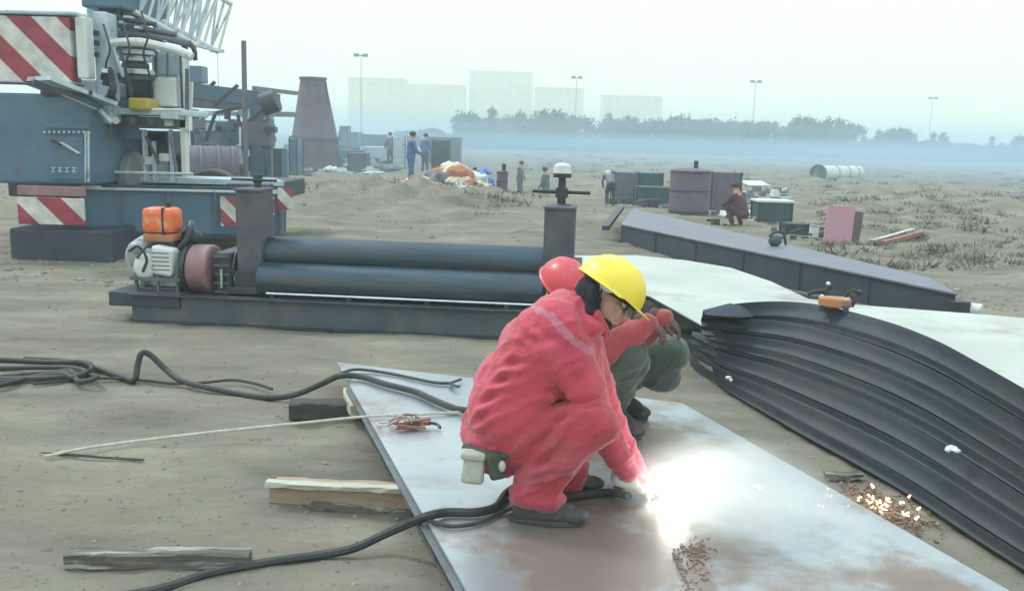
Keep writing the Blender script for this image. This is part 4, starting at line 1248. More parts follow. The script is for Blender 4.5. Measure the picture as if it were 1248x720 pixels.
# ------------------------------------------------------------------ sparks and slag beyond the plate's right edge
random.seed(3)
mb = MB(); c0 = P(1072, 612, .0)
for k in range(30):
    u = random.gauss(1072, 22); v = 612 + random.gauss(0, 9) + (u - 1072) * .28
    z = random.uniform(.005, .05); p = P(u, v, z); r = random.uniform(.003, .0085)
    d = Vector((random.uniform(-1, 1), random.uniform(-.4, .4), random.uniform(-.2, 1))).normalized()
    mb.cyl(p - d * r * 1.3, p + d * r * 1.3, r * .8, r * .35, n=5)
for k in range(6):
    p = P(random.uniform(960, 1040), random.uniform(580, 625), random.uniform(.005, .03) + (.16 if 1 else 0)); r = random.uniform(.0015, .0028); mb.ell(p, r, n=5, m=4)
o = mb.build('sparks', 'spark', origin=c0); tag(o, 'glowing orange sparks scattered on the brown slag beside the plate', 'sparks', kind='stuff')
mb = MB()
for k in range(420):
    u = random.gauss(1068, 32); v = 618 + random.gauss(0, 11) + (u - 1068) * .32
    p = P(u, v, .008); r = random.uniform(.003, .011)
    mb.box(p, (r * 2, r * 1.6, r), Matrix.Rotation(random.random() * 6, 3, 'Z') @ Matrix.Rotation(random.random(), 3, 'X'))
o = mb.build('slag_crumbs', 'slag', origin=c0); tag(o, 'patch of brown slag crumbs on the earth under the sparks', 'slag', kind='stuff')
mb = MB()
for k in range(260):
    t = random.random(); side_ = random.choice((0, 0, 1))
    u = (822 + t * 18 + random.gauss(0, 2.5)) if side_ else (846 + random.gauss(0, 9) + t * 6); v = (668 + t * 55) if side_ else 672 + random.gauss(0, 8) + (t * 44 if random.random() < .4 else 0)
    p = P(u, v, PZ + .002); r = random.uniform(.0012, .0042)
    mb.box(p, (r * 3, r * 1.6, r * .8), Matrix.Rotation(random.random() * 6, 3, 'Z'))
o = mb.build('slag_crumbs', 'slag', origin=P(840, 680, PZ)); tag(o, 'trail of rust brown slag crumbs on the plate in the near foreground', 'slag', kind='stuff')
for (u, v, lb) in ((923, 592, 'small white paper scrap on the plate right of the torch glare'), (858, 551, 'tiny white chip on the plate below the second worker\'s boot')):
    o = blob('paper_scrap', [('e', P(u, v, PZ + .006), (.022, .02, .005)), ('e', P(u + 4, v + 4, PZ + .006), (.016, .02, .005))] if u > 900 else [('e', P(u, v, PZ + .006), (.010, .010, .006))], 'white', None, voxel=.003, smooth=1, origin=P(u, v, PZ))
    tag(o, lb, 'scrap')
o = blob('pebble', [('e', P(888, 460, .12), (.022, .018, .012)), ('e', P(891, 463, .12), (.012, .014, .010))], 'white', None, voxel=.004, smooth=2, origin=P(888, 460, .11)); tag(o, 'small white lump on the lowest curved sheets at their far end', 'scrap')

# ------------------------------------------------------------------ crane truck on the left
cr = thing('crane_truck', 'pale blue crane truck with lattice boom and red and white warning boards at the left', 'crane truck', (-5.2, 11.6, 0))
YC = 11.4


def C(u, v, Y=YC): return Q(u, v, Y)


def slab_px(u0, v0, u1, v1, Y, dep):     # an upright box whose front face spans those sight lines at distance Y
    a = Q(u0, v0, Y); b = Q(u1, v1, Y)
    return MB().box(((a.x + b.x) / 2, Y + dep / 2, (a.z + b.z) / 2), (abs(b.x - a.x), dep, abs(a.z - b.z)))


def cpart(name, m, u0, v0, u1, v1, Y, dep, bevel=.01, par=None):
    return part(slab_px(u0, v0, u1, v1, Y, dep), name, m, cr, bevel=bevel) if par is None else sub_world(slab_px(u0, v0, u1, v1, Y, dep), name, m, par, bevel)


def sub_world(mb, name, m, par, bevel=0, smooth=False):
    mb.v = [tuple(Vector(p) - cr.location) for p in mb.v]
    return mb.build(name, m, par, smooth, bevel)


# chassis beam (outrigger box) reaching right, lower lip
mb = MB().bar(Q(100, 256, 11.3), Q(345, 262, 12.6), .35, .60); o = part(mb, 'outrigger_beam', 'blue', cr, bevel=.02)
sub_world(MB().bar(Q(100, 228, 11.1), Q(345, 234, 12.4), .06, .05), 'beam_lip', 'paleblue', o)
sub_world(MB().bar(Q(100, 283, 11.1), Q(345, 290, 12.4), .06, .05), 'beam_lip', 'dark', o)
for u in (150, 205, 262):
    sub_world(MB().bar(Q(u, 234, 11.05 + (u - 100) * .0053), Q(u, 281, 11.05 + (u - 100) * .0053), .02, .02, up=(0, 1, 0)), 'weld_seam', 'girder', o)
# deck above
part(MB().bar(Q(120, 216, 12.2), Q(340, 222, 13.2), .8, .07), 'rear_deck', 'paleblue', cr)
# hazard boards
o = part(slab_px(268, 240, 287, 276, 11.9, .03), 'warning_board', 'stripe2', cr, bevel=.004)
o = part(slab_px(318, 240, 334, 262, 12.1, .03), 'warning_board', 'stripe2', cr, bevel=.004)
o = part(slab_px(338, 229, 356, 256, 12.3, .03), 'warning_board', 'stripe2', cr, bevel=.004)
part(slab_px(341, 254, 345, 285, 12.3, .05), 'jack_leg', 'steel', cr); part(slab_px(318, 258, 336, 283, 12.4, .2), 'lamp_box', 'dark', cr)
part(MB().cyl(Q(330, 282, 12.3), Vector((Q(330, 282, 12.3).x, 12.3, 0.02)), .07, n=14), 'jack_leg', 'steel', cr, smooth='auto')
part(MB().cyl(Vector((Q(330, 282, 12.3).x, 12.3, 0.0)), Vector((Q(330, 282, 12.3).x, 12.3, 0.06)), .22, n=18), 'jack_foot', 'dark', cr, smooth='auto')
cpart('warning_board', 'stripe', 20, 240, 103, 275, 10.7, .05)
cpart('bumper', 'pinkred', 20, 226, 101, 240, 10.7, .10, .01)
cpart('ballast_box', 'girderdark', 10, 278, 138, 331, 10.75, 1.3, .03)
cpart('ballast_box', 'dark', 100, 285, 142, 318, 11.6, .8, .03)
# cabin block
o = cpart('cabin', 'blue', -40, 112, 112, 226, 10.9, 1.5, .03)
sub_world(slab_px(52, 118, 108, 158, 10.88, .03), 'cabin_window', 'darkglass' if 'darkglass' in MT else 'blue', o, .01)
sub_world(slab_px(56, 166, 104, 220, 10.885, .02), 'door_panel', 'blue', o, .006)
for u in (108, 104.5): sub_world(MB().bar(Q(u, 160, 10.87), Q(u, 222, 10.87), .02, .02, up=(0, 1, 0)), 'hinge_bar', 'paleblue', o)
sub_world(MB().bar(Q(75, 173.5, 10.86), Q(97, 187, 10.86), .012, .075, up=(0, 1, 0)), 'white_flash', 'white', o)
sub_world(MB().bar(Q(64, 171.5, 10.86), Q(74, 176, 10.86), .012, .11, up=(0, 1, 0)), 'red_flash', 'maroon', o)
for i, u in enumerate((62, 70.5, 79, 87.5)):     # four small pale characters, too worn to read
    o2 = sub_world(slab_px(u, 204, u + 5.5, 205.2, 10.87, .012), 'character_stroke', 'paleblue', o)
    o2 = sub_world(slab_px(u + 2, 205.4, u + 3.3, 208.8, 10.87, .012), 'character_stroke', 'paleblue', o)
    o2 = sub_world(slab_px(u + .4, 209, u + 5, 210.2, 10.87, .012), 'character_stroke', 'paleblue', o)
    if i % 2: o2 = sub_world(slab_px(u, 207.3, u + 1.8, 208.3, 10.87, .012), 'character_stroke', 'paleblue', o)
# slanting deck edge above the cabin
part(MB().bar(Q(40, 96, 10.8), Q(122, 127, 11.4), .9, .05), 'deck_plate', 'paleblue', cr)
part(MB().bar(Q(40, 100, 10.4), Q(122, 131, 10.9), .05, .06), 'deck_edge', 'dark', cr)
cpart('hood', 'paleblue', 78, 96, 118, 118, 11.3, .9, .04)
# counterweight with stripes, white posts
o = cpart('counterweight', 'stripe', -20, 18, 88, 103, 10.9, .25, .02)
sub_world(slab_px(-20, 11, 92, 19, 10.88, .35), 'counterweight_cap', 'paleblue', o, .02)
sub_world(slab_px(-20, 99, 90, 104, 10.86, .3), 'counterweight_sill', 'girder', o, .01)
cpart('white_post', 'white', 90, 20, 108, 96, 10.95, .20, .02)
cpart('machine_house', 'blue', 96, -40, 148, 10, 11.6, 1.6, .03)
cpart('machine_house', 'paleblue', 104, 8, 140, 62, 12.0, 1.2, .03)
cpart('mast_column', 'paleblue', 112, 14, 136, 150, 11.3, .3, .02)
for v in (40, 52, 66): part(MB().bar(Q(106, v, 11.2), Q(120, v + 1, 11.2), .06, .06), 'bracket', 'dark', cr)
for k in range(7):
    part(MB().tube([Q(124 + k * 2, 96 + (k * 7) % 13, 11.15), Q(128 + (k * 5) % 9, 84, 11.0), Q(134 + k, 92 + k * 2, 11.0), Q(140 - (k * 3) % 8, 112, 11.0), Q(122 + k * 3, 122, 11.1)], .022, 6, 4), 'hydraulic_hose', 'dark', cr)
part(MB().cyl(Q(129, 84, 11.0), Q(129, 89, 11.0), .05, n=10), 'valve', 'bright', cr, smooth='auto')
# slewing platform and frame
o = cpart('slewing_platform', 'paleblue', 116, 131, 222, 142, 11.5, 1.0, .02)
cpart('platform_edge', 'girder', 130, 141, 228, 158, 11.7, .7, .02)
for u in (121, 127, 141, 162, 184): part(MB().cyl(Q(u, 147, 11.35), Q(u, 147, 11.5), .045, n=12), 'marker_lamp', 'white' if u in (127, 141) else 'dark', cr, smooth='auto')
cpart('yellow_box', 'yellow', 155, 119, 181, 135, 11.4, .35, .03)
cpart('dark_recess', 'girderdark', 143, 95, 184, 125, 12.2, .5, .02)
for k, (v, rr, mm) in enumerate(((58, .24, 'dark'), (64, .24, 'paleblue'), (72, .20, 'paleblue'), (80, .17, 'dark'), (88, .24, 'paleblue'), (95, .22, 'dark'))):
    c = Q(165, v, 11.7); part(MB().cyl(c - Vector((0, 0, .035)), c + Vector((0, 0, .03)), rr, rr * .94, n=28), 'drum_flange', mm, cr, smooth='auto', bevel=.01)
part(MB().cyl(Q(165, 98, 11.7), Q(165, 56, 11.7), .13, n=20), 'winch_drum', 'steel', cr, smooth='auto')
part(MB().tube([Q(132, 54, 11.4), Q(150, 52, 11.4), Q(172, 52, 11.4), Q(196, 57, 11.4), Q(222, 64, 11.4), Q(234, 70, 11.4)], .055, 9, 5), 'top_tube', 'white', cr, smooth='auto')
part(MB().tube([Q(132, 44, 11.8), Q(160, 42, 11.8), Q(200, 47, 11.8), Q(232, 54, 11.8)], .045, 9, 5), 'top_tube', 'girder', cr, smooth='auto')
part(MB().tube([Q(232, 54, 11.6), Q(237, 62, 11.6), Q(238, 74, 11.6)], .03, 8, 5), 'hook_arm', 'dark', cr, smooth='auto')
o = cpart('operator_cabin', 'paleblue', 183, 62, 219, 132, 12.0, .45, .04)
sub_world(slab_px(186, 66, 220, 92, 11.98, .03), 'cabin_window', 'bluecabinglass' if 'bluecabinglass' in MT else 'paleblue', o, .008)
cpart('white_panel', 'white', 186, 94, 216, 131, 11.8, .1, .03)
cpart('cabin_pillar', 'dark', 218, 66, 222, 132, 11.8, .06, .006); cpart('cabin_pillar', 'white', 222, 72, 227, 200, 11.9, .08, .01)
cpart('lower_cabin', 'paleblue', 194, 132, 216, 146, 11.45, .4, .02)
# body frames below the platform, wheels in the arches
for (u0, u1, v0, v1, mm) in ((114, 122, 150, 226, 'paleblue'), (124, 134, 150, 226, 'blue'), (136, 172, 157, 170, 'blue'), (172, 178, 158, 222, 'paleblue'), (173, 185, 191, 201, 'white'), (184, 188, 172, 222, 'paleblue'),
                             (193, 206, 187, 197, 'white'), (205, 209, 158, 222, 'paleblue'), (218, 231, 142, 160, 'white'), (219, 228, 158, 218, 'white')):
    cpart('body_frame', mm, u0, v0, u1, v1, 11.7, .12, .01)
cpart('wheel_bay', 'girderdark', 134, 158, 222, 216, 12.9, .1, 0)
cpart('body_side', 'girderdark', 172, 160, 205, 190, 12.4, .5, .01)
for (u, Y) in ((143, 12.0), (161, 12.0), (196, 12.8)):
    c = Q(u, 215, Y)
    wh = thing('x', None, None); bpy.data.objects.remove(wh)
    t_ = part(MB().cyl(c + Vector((-.08, 0, 0)), c + Vector((.08, 0, 0)), .33, n=30), 'wheel', 'tyregrey', cr, smooth='auto', bevel=.03)
    sub_world(MB().cyl(c + Vector((-.13, 0, 0)), c + Vector((-.09, 0, 0)), .16, n=20), 'rim', 'paleblue', t_, smooth='auto')
for (u, Y) in ((120, 13.5), (200, 13.9), (260, 14.2)):
    c = Q(u, 240, Y); c.z = .5
    t_ = part(MB().cyl(c + Vector((0, -.15, 0)), c + Vector((0, .15, 0)), .5, n=30), 'wheel', 'tyre', cr, smooth='auto', bevel=.04)
    sub_world(MB().cyl(c + Vector((0, -.17, 0)), c + Vector((0, -.14, 0)), .24, n=20), 'rim', 'paleblue', t_, smooth='auto')
part(MB().box((-5.2, 13.6, .75), (3.6, 2.2, .25)), 'chassis', 'girderdark', cr, bevel=.02)
# lattice boom
ba, bb = Q(148, 6, 11.9), Q(240, 56, 12.8)
bd = (bb - ba).normalized(); up = Vector((0, 0, 1.0)); bk = Vector((0, .9, 0))
up = (up - bd * up.dot(bd)).normalized()
for off in (Vector((0, 0, 0)), up * .75, bk, bk + up * .75):
    part(MB().cyl(ba + off - bd * .3, bb + off, .035, n=10), 'boom_chord', 'white', cr, smooth='auto')
n_l = 9
for k in range(n_l + 1):
    p = ba.lerp(bb, k / n_l)
    for off in (Vector((0, 0, 0)), bk):
        part(MB().cyl(p + off, p + off + up * .75, .020, n=8), 'boom_strut', 'white' if k % 2 else 'paleblue', cr, smooth='auto')
        if k < n_l:
            q_ = ba.lerp(bb, (k + 1) / n_l)
            part(MB().cyl(p + off + up * (.75 if k % 2 else 0), q_ + off + up * (0 if k % 2 else .75), .016, n=8), 'boom_brace', 'paleblue', cr, smooth='auto')
    part(MB().cyl(p, p + bk, .018, n=8), 'boom_strut', 'paleblue', cr, smooth='auto')
part(MB().bar(Q(120, 12, 11.8), Q(150, 4, 11.9), .2, .16), 'boom_foot', 'dark', cr, bevel=.02)

random.seed(21)
for (u0, v0, u1, v1, Y, r, mm) in ((136, 22, 190, 30, 11.7, .03, 'dark'), (140, 30, 215, 42, 11.8, .035, 'girder'), (150, 14, 150, 46, 11.9, .03, 'dark'), (168, 20, 172, 50, 11.9, .025, 'dark'), (188, 30, 200, 56, 12.0, .03, 'girder'),
                                   (205, 40, 228, 60, 12.0, .025, 'dark'), (138, 58, 150, 94, 11.3, .02, 'paleblue'), (146, 56, 160, 118, 11.25, .014, 'dark'), (190, 62, 190, 94, 11.8, .02, 'dark'), (204, 64, 204, 94, 11.8, .014, 'girder'),
                                   (228, 84, 228, 196, 11.85, .025, 'girder'), (233, 100, 231, 150, 12, .03, 'white'), (116, 128, 136, 150, 11.1, .03, 'paleblue'), (134, 150, 134, 222, 11.5, .03, 'girder'),
                                   (178, 166, 194, 200, 11.6, .02, 'dark'), (208, 166, 216, 214, 11.6, .02, 'girder'), (136, 124, 154, 128, 11.2, .03, 'dark'), (186, 134, 222, 134, 11.3, .018, 'white'),
                                   (112, 226, 300, 230, 11.2, .02, 'dark'), (60, 110, 118, 134, 10.6, .016, 'girder'), (140, 210, 235, 212, 11.5, .02, 'paleblue')):
    part(MB().cyl(Q(u0, v0, Y), Q(u1, v1, Y), r, n=10), 'pipe_run', mm, cr, smooth='auto')
for k in range(26):
    u, v = random.uniform(138, 225), random.choice((random.uniform(16, 48), random.uniform(16, 48), random.uniform(122, 156)))
    if v < 48 and v < 8 + (u - 148) * .55 + 8: continue
    w2, h2 = random.uniform(3, 10), random.uniform(3, 9)
    part(slab_px(u, v, u + w2, v + h2, random.uniform(11.6, 12.1), .15), 'fitting', random.choice(('dark', 'girder', 'paleblue', 'white', 'blue')), cr, bevel=.008)
for (u, v) in ((126, 60), (150, 60), (172, 44)):
    part(MB().tube([Q(u, v - 30, 11.2), Q(u + 8, v, 11.05), Q(u + 3, v + 22, 11.1), Q(u + 12, v + 52, 11.15)], .013, 6, 5), 'hydraulic_hose', 'black', cr, smooth='auto')
for k in range(9):       # rivets along the cabin panel edge
    part(MB().cyl(Q(54 + k * 6, 161, 10.88), Q(54 + k * 6, 161, 10.84), .014, n=8), 'rivet', 'paleblue', cr)
part(MB().bar(Q(50, 113, 10.86), Q(112, 113.5, 10.86), .03, .05), 'roof_gutter', 'dark', cr)

# ------------------------------------------------------------------ gantry and mast behind the crane
ga = thing('steel_gantry', 'dark blue steel gantry of beams and posts behind the crane truck', 'gantry', Q(285, 205, 25))
ga.location.z = 0
YG = 25


def gpart(name, m, u0, v0, u1, v1, Y, dep, t=None, bevel=.02):
    return part(slab_px(u0, v0, u1, v1, Y, dep), name, m, t or ga, bevel=bevel)


part(MB().bar(Q(222, 110, YG - .5), Q(335, 124, YG + 2), .5, .42), 'top_beam', 'blue', ga, bevel=.02)
part(MB().bar(Q(222, 122, YG - .6), Q(335, 130, YG + 1.9), .3, .35), 'lower_beam', 'girder', ga, bevel=.02)
part(MB().bar(Q(228, 138, YG - .6), Q(300, 139, YG + 1), .2, .12), 'cross_rail', 'paleblue', ga)
for (u0, u1, v0) in ((302, 322, 128), (324, 331, 122)):
    a = Q(u0, v0, YG + 1); b = Q(u1, 210, YG + 1)
    part(MB().box(((a.x + b.x) / 2, YG + 1.2, a.z / 2), (b.x - a.x, .4, a.z)), 'post', 'blue', ga, bevel=.02)
a = Q(339, 180, 22); part(MB().box((a.x, 22, a.z / 2 - .02), (.22, .22, a.z)), 'post', 'girderdark', ga, bevel=.02)
a = Q(347, 180, 22); part(MB().box((a.x, 22, a.z / 2 - .02), (.12, .22, a.z)), 'post', 'blue', ga, bevel=.02)
part(MB().bar(Q(310, 108, YG), Q(362, 114, YG + 6), .12, .12), 'boom_arm', 'girder', ga)
part(MB().bar(Q(330, 139, YG + 2), Q(360, 140, YG + 6), .10, .16), 'boom_arm', 'girder', ga)
part(MB().cyl(Q(320, 128, 24.6), Q(338, 122, 24.6), .30, n=16), 'winch', 'girderdark', ga, smooth='auto')
gpart('cabinet', 'girder', 300, 150, 330, 178, 24.6, .5); gpart('tank_box', 'blue', 228, 100 - 20, 246, 101, 24, .5)
random.seed(44)
for k in range(34):
    u, v = random.uniform(228, 330), random.uniform(128, 200); Y = random.uniform(24, 27)
    w2, h2 = random.choice(((random.uniform(10, 34), random.uniform(1.5, 3.5)), (random.uniform(1.5, 4), random.uniform(12, 34)), (random.uniform(6, 14), random.uniform(5, 12))))
    if Q(u, v + h2, Y).z < .05: continue
    part(slab_px(u, v, min(u + w2, 335), v + h2, Y, random.uniform(.05, .4)), 'frame_member', random.choice(('girder', 'girderdark', 'blue', 'dark', 'blue', 'paleblue')), ga, bevel=0)
for (u0, v0, u1, v1) in ((232, 128, 262, 100), (262, 128, 290, 104), (300, 150, 330, 128), (228, 145, 300, 130), (240, 200, 262, 140), (300, 200, 290, 140), (236, 200, 232, 128)):
    part(MB().bar(Q(u0, v0, 25), Q(u1, v1, 25), .08, .08), 'brace', 'girderdark', ga)
ms = Q(297, 108, 24.2)
o = MB().cyl((ms.x, 24.2, gh(ms.x, 24.2) - .05), Q(297, 50, 24.2), .075, .065, n=12).build('mast_pole', 'girder', smooth='auto'); tag(o, 'tall thin dark pole rising above the gantry against the sky', 'pole')
# machinery under the gantry
mz = thing('compressor_trailer', 'blue grey compressor on a trailer under the gantry', 'trailer', (Q(262, 190, 27).x, 27, 0))
gpart('body', 'blue', 232, 146, 296, 182, 27, 1.4, mz, .06)
gpart('hood', 'paleblue', 240, 150, 262, 160, 26.9, .3, mz, .03); gpart('panel', 'white', 266, 155, 272, 160, 26.9, .1, mz); gpart('panel', 'white', 288, 176, 300, 182, 26.8, .1, mz)
for u in (242, 262, 284):
    c = Q(u, 192, 27); c.z = .32
    part(MB().cyl((c.x, 26.9, .34), (c.x, 27.2, .34), .34, n=20), 'wheel', 'tyre', mz, smooth='auto')
tk = thing('fallen_tank', 'brownish rusty tank lying under the gantry beside the crane', 'tank', (Q(262, 200, 24).x, 23, 0))
c = Q(258, 190, 23)
part(MB().cyl((c.x - .6, 23, .62), (c.x + .55, 23.4, .62), .58, n=28), 'shell', 'purple', tk, smooth='auto', bevel=.04)
for k in (-.3, .1, .42): part(MB().ring((c.x + k, 23.05 + k * .3, .62), (c.x + k + .05, 23.07 + k * .3, .62), .60, .56, 28), 'hoop', 'girder', tk, smooth='auto')

# steel hopper (truncated cone) on a square base
hp_ = thing('steel_hopper', 'tall tapering purple grey steel hopper standing behind the rolling machine', 'hopper', (Q(384, 200, 40).x, 40, 0))
cx = hp_.location.x; zb = Q(384, 168, 40).z; ztop = Q(384, 97, 40).z
wb, wt = (Q(412, 165, 40).x - Q(357, 165, 40).x) / 2, (Q(396, 97, 40).x - Q(366, 97, 40).x) / 2
part(MB().cyl((cx, 40, zb), (cx - .05, 40, ztop), wb, wt, n=28), 'cone', 'purple', hp_, smooth='auto', bevel=.02)
part(MB().ring((cx - .05, 40, ztop - .02), (cx - .05, 40, ztop + .08), wt + .06, wt - .05, 28), 'rim', 'girder', hp_, smooth='auto')
part(MB().cyl((cx, 40, .0), (cx, 40, zb), wb + .12, wb + .02, n=28), 'skirt', 'purple', hp_, smooth='auto', bevel=.02)
part(MB().ring((cx, 40, zb - .05), (cx, 40, zb + .05), wb + .12, wb - .05, 28), 'flange', 'girder', hp_, smooth='auto')
for k in range(3):
    a = -1.9 + k * .8; part(MB().bar((cx + wb * 1.06 * math.cos(a), 40 + wb * 1.06 * math.sin(a), 0), (cx + wt * 1.06 * math.cos(a), 40 + wt * 1.06 * math.sin(a), ztop - .1), .06, .05), 'rib', 'purple', hp_)

# ------------------------------------------------------------------ mid distance items
def gz_(p): return gh(p.x, p.y)


def crate(name, u0, v0, u1, v1, dep, m, label, cat, lid=None, rz=0.0, Y=None, ribs=3, group=None):
    """box-shaped item with frame, panels and feet; front face spans those sight lines, its foot on the earth"""
    f0 = P((u0 + u1) / 2, v1, 0)
    Y = Y or f0.y
    a = Q(u0, v0, Y); b = Q(u1, v1, Y); z0 = gh((a.x + b.x) / 2, Y) - .02
    wd = b.x - a.x; ht = a.z - z0
    t = thing(name, label, cat, ((a.x + b.x) / 2, Y + dep / 2, z0), rz, group)
    MB().box((0, 0, ht / 2), (wd * .96, dep * .96, ht * .96)).build('body', m, t, bevel=.015)
    for sx in (-1, 1):
        for sy in (-1, 1):
            MB().box((sx * wd * .48, sy * dep * .48, ht / 2), (.04, .04, ht)).build('corner_post', 'girderdark', t)
    for k in range(ribs):
        MB().box((wd * (-.3 + .6 * k / max(1, ribs - 1)), -dep * .485, ht * .5), (.03, .02, ht * .9)).build('rib', m, t)
    if lid: MB().box((0, 0, ht + .012), (wd * 1.06, dep * 1.06, .045)).build('lid', lid, t, bevel=.008)
    return t


def cylinder_tank(name, u0, v0, u1, v1, m, label, cat, knob=True, Y=None, valve='dark'):
    f0 = P((u0 + u1) / 2, v1, 0); Y = Y or f0.y
    a = Q(u0, v0, Y); b = Q(u1, v1, Y); r = (b.x - a.x) / 2; z0 = gh((a.x + b.x) / 2, Y) - .02; ht = a.z - z0
    t = thing(name, label, cat, ((a.x + b.x) / 2, Y + r, z0))
    MB().cyl((0, 0, 0), (0, 0, ht * .94), r, n=32).build('shell', m, t, 'auto', .015)
    MB().ell((0, 0, ht * .94), (r, r, ht * .06), n=32, m=12).build('dome', m, t, 'auto')
    for k in (.05, .5, .9): MB().ring((0, 0, ht * k), (0, 0, ht * k + .03), r + .012, r - .01, 32).build('hoop', 'girderdark', t, 'auto')
    if knob: MB().cyl((r * .25, 0, ht * .97), (r * .25, 0, ht + .16), .05, n=12).build('nozzle', valve, t, 'auto')
    return t


cylinder_tank('steel_tank', 822, 205, 868, 264, 'purple', 'dark purple upright steel tank with a nozzle on top, behind the girder', 'tank')
crate('steel_box', 868, 209, 902, 256, .8, 'purple', 'purple red square steel box right behind the upright tank', 'steel box', Y=22)
crate('bottle_rack', 748, 209, 778, 247, .6, 'girder', 'blue grey rack of bottles at the left end of the equipment row', 'rack', Y=24)
crate('welder_cabinet', 776, 227, 817, 246, .6, 'tealbox', 'wide teal cabinet in the equipment row left of the upright tank', 'cabinet', Y=23)
crate('welder_cabinet', 777, 210, 808, 232, .6, 'tealbox', 'dark green cabinet standing behind and above the wide teal cabinet', 'cabinet', Y=25.5)
crate('tool_chest', 925, 246, 965, 273, .6, 'tealbox', 'dark teal chest with a white lid behind the girder', 'chest', lid='white', Y=18.5)
crate('tool_chest', 958, 272, 986, 287, .35, 'girderdark', 'low dark box beside the pink steel plate', 'box', Y=15.8)
for (u, v, lb) in ((992, 284, 'small white can beside the pink plate behind the girder'), (945, 262, None)):
    if lb:
        p = Q(u, v, 15.4); t = thing('paint_can', lb, 'can', (p.x, 15.4, gh(p.x, 15.4)))
        MB().cyl((0, 0, 0), (0, 0, p.z + .06), .08, n=16).build('body', 'white', t, 'auto'); MB().ring((0, 0, p.z + .05), (0, 0, p.z + .075), .085, .07, 16).build('rim', 'bright', t, 'auto')
# valve-like object on the girder
vb = thing('chain_hoist', 'small round dark hoist block sitting on top of the girder', 'hoist', P(944, 300, gz)); p = P(944, 300, gz)
part(MB().ell(p + Vector((0, 0, .065)), (.085, .06, .07)), 'drum', 'tealbox', vb, smooth=True); part(MB().tube([p + Vector((-.08, 0, .12)), p + Vector((0, 0, .18)), p + Vector((.10, 0, .16)), p + Vector((.14, 0, .02))], .018, 6, 4), 'chain', 'dark', vb)
# leaning pink plate with dark edge strip
pp = thing('pink_plate', 'pinkish primed steel plate standing upright behind the girder', 'steel plate', (Q(1024, 300, 14.6).x, 14.6, 0))
a, b, c_, d_ = Q(1010, 250, 14.75), Q(1043, 252, 14.75), Q(1037, 300, 14.55), Q(1003, 298, 14.55)
c_.z = gh(c_.x, c_.y) - .01; d_.z = gh(d_.x, d_.y) - .01
part(MB().prism([a, b, c_, d_], (0, .0, 0), (0, .03, 0)), 'plate', 'pinkplate', pp, bevel=.004)
part(MB().bar(Q(1047, 258, 14.9), Vector((Q(1041, 292, 14.9).x, 14.9, .0)), .14, .05, up=(0, 1, 0)), 'brace', 'purple', pp)
# bars lying at the right
for k, (a, b, lb) in enumerate(((P(1060, 303), P(1112, 290), 'upper pale steel bar lying on the rough earth at the right'), (P(1074, 306), P(1122, 293), 'lower rusty steel bar lying on the rough earth at the right'))):
    a.z = gh(a.x, a.y) + .05; b.z = gh(b.x, b.y) + .05
    timber('steel_bar', a, b, .08, .07, 'bright' if k == 0 else 'brass', lb, 'bar', n=5, rag=.001, seed=40 + k)
# pale offcuts on the earth behind the girder
random.seed(5)
for k, (u, v, w_, h_, dep, lb) in enumerate(((798, 250, 36, 5, .4, 'pale sheet offcut lying left of the upright tank'), (812, 244, 12, 4, .3, 'small pale offcut beside the wide teal cabinet'),
                                         (886, 248, 14, 6, .3, 'small white offcut at the foot of the purple box'), (888, 264, 22, 5, .4, 'white offcut between the tank and the maroon worker'),
                                         (918, 266, 26, 6, .4, 'white offcut between the maroon worker and the teal chest'), (920, 227, 30, 6, .8, 'pale sheet lying far behind the teal chest'),
                                         (826, 242, 10, 8, .2, 'narrow white offcut leaning at the tank foot'))):
    p = P(u, v, .0); wd = w_ / 1100 * p.y; ht = max(.02, h_ / 1100 * p.y * .6); z = gh(p.x, p.y)
    t = MB(); q_ = Matrix.Rotation(random.uniform(-.3, .3), 3, 'Z') @ Matrix.Rotation(random.uniform(.15, .4), 3, 'X')
    t.box((p.x, p.y, z + ht / 2), (wd, dep, .02), q_); t.box((p.x - wd * .3, p.y + .05, z + ht / 2 - .02), (wd * .1, dep * .8, ht), q_)
    o = MB().box((0, 0, ht * .6), (wd, dep, .02), q_).build('sheet_offcut', 'white', origin=(0, 0, 0), bevel=.004); o.location = (p.x, p.y, z)
    tag(o, lb, 'offcut')
# upright gas cylinder behind the roller machine
t = cylinder_tank('gas_cylinder', 605.5, 208, 618, 250, 'purple', 'grey upright gas cylinder standing alone behind the rolling machine', 'gas cylinder', Y=21.7)
# white pipe section far right
wp = thing('white_pipe', 'white pipe section with a dark open end lying far off at the right', 'pipe', (Q(1022, 218, 42).x, 42, 0))
a = Q(998, 211, 42); b = Q(1046, 214, 43.5); r_ = .34
part(MB().ring((a.x, 42, a.z), (b.x, 43.5, a.z), r_, r_ - .03, 28), 'pipe_wall', 'white', wp, smooth='auto')
for k in (.35, .62, .85): part(MB().ring((a.x + (b.x - a.x) * k, 42 + 1.5 * k, a.z), (a.x + (b.x - a.x) * k + .08, 42 + 1.5 * k + .06, a.z), r_ + .03, r_, 28), 'collar', 'canvas', wp, smooth='auto')
part(MB().ring((a.x - .1, 41.9, a.z), (a.x, 42, a.z), r_ + .05, r_ - .06, 28), 'end_flange', 'girderdark', wp, smooth='auto')
for sx in (.2, .8):
    px_ = a.x + (b.x - a.x) * sx; part(MB().box((px_, 42 + 1.5 * sx, (a.z - r_) / 2), (.2, .7, max(.05, a.z - r_ + .05))), 'trestle', 'girder', wp)


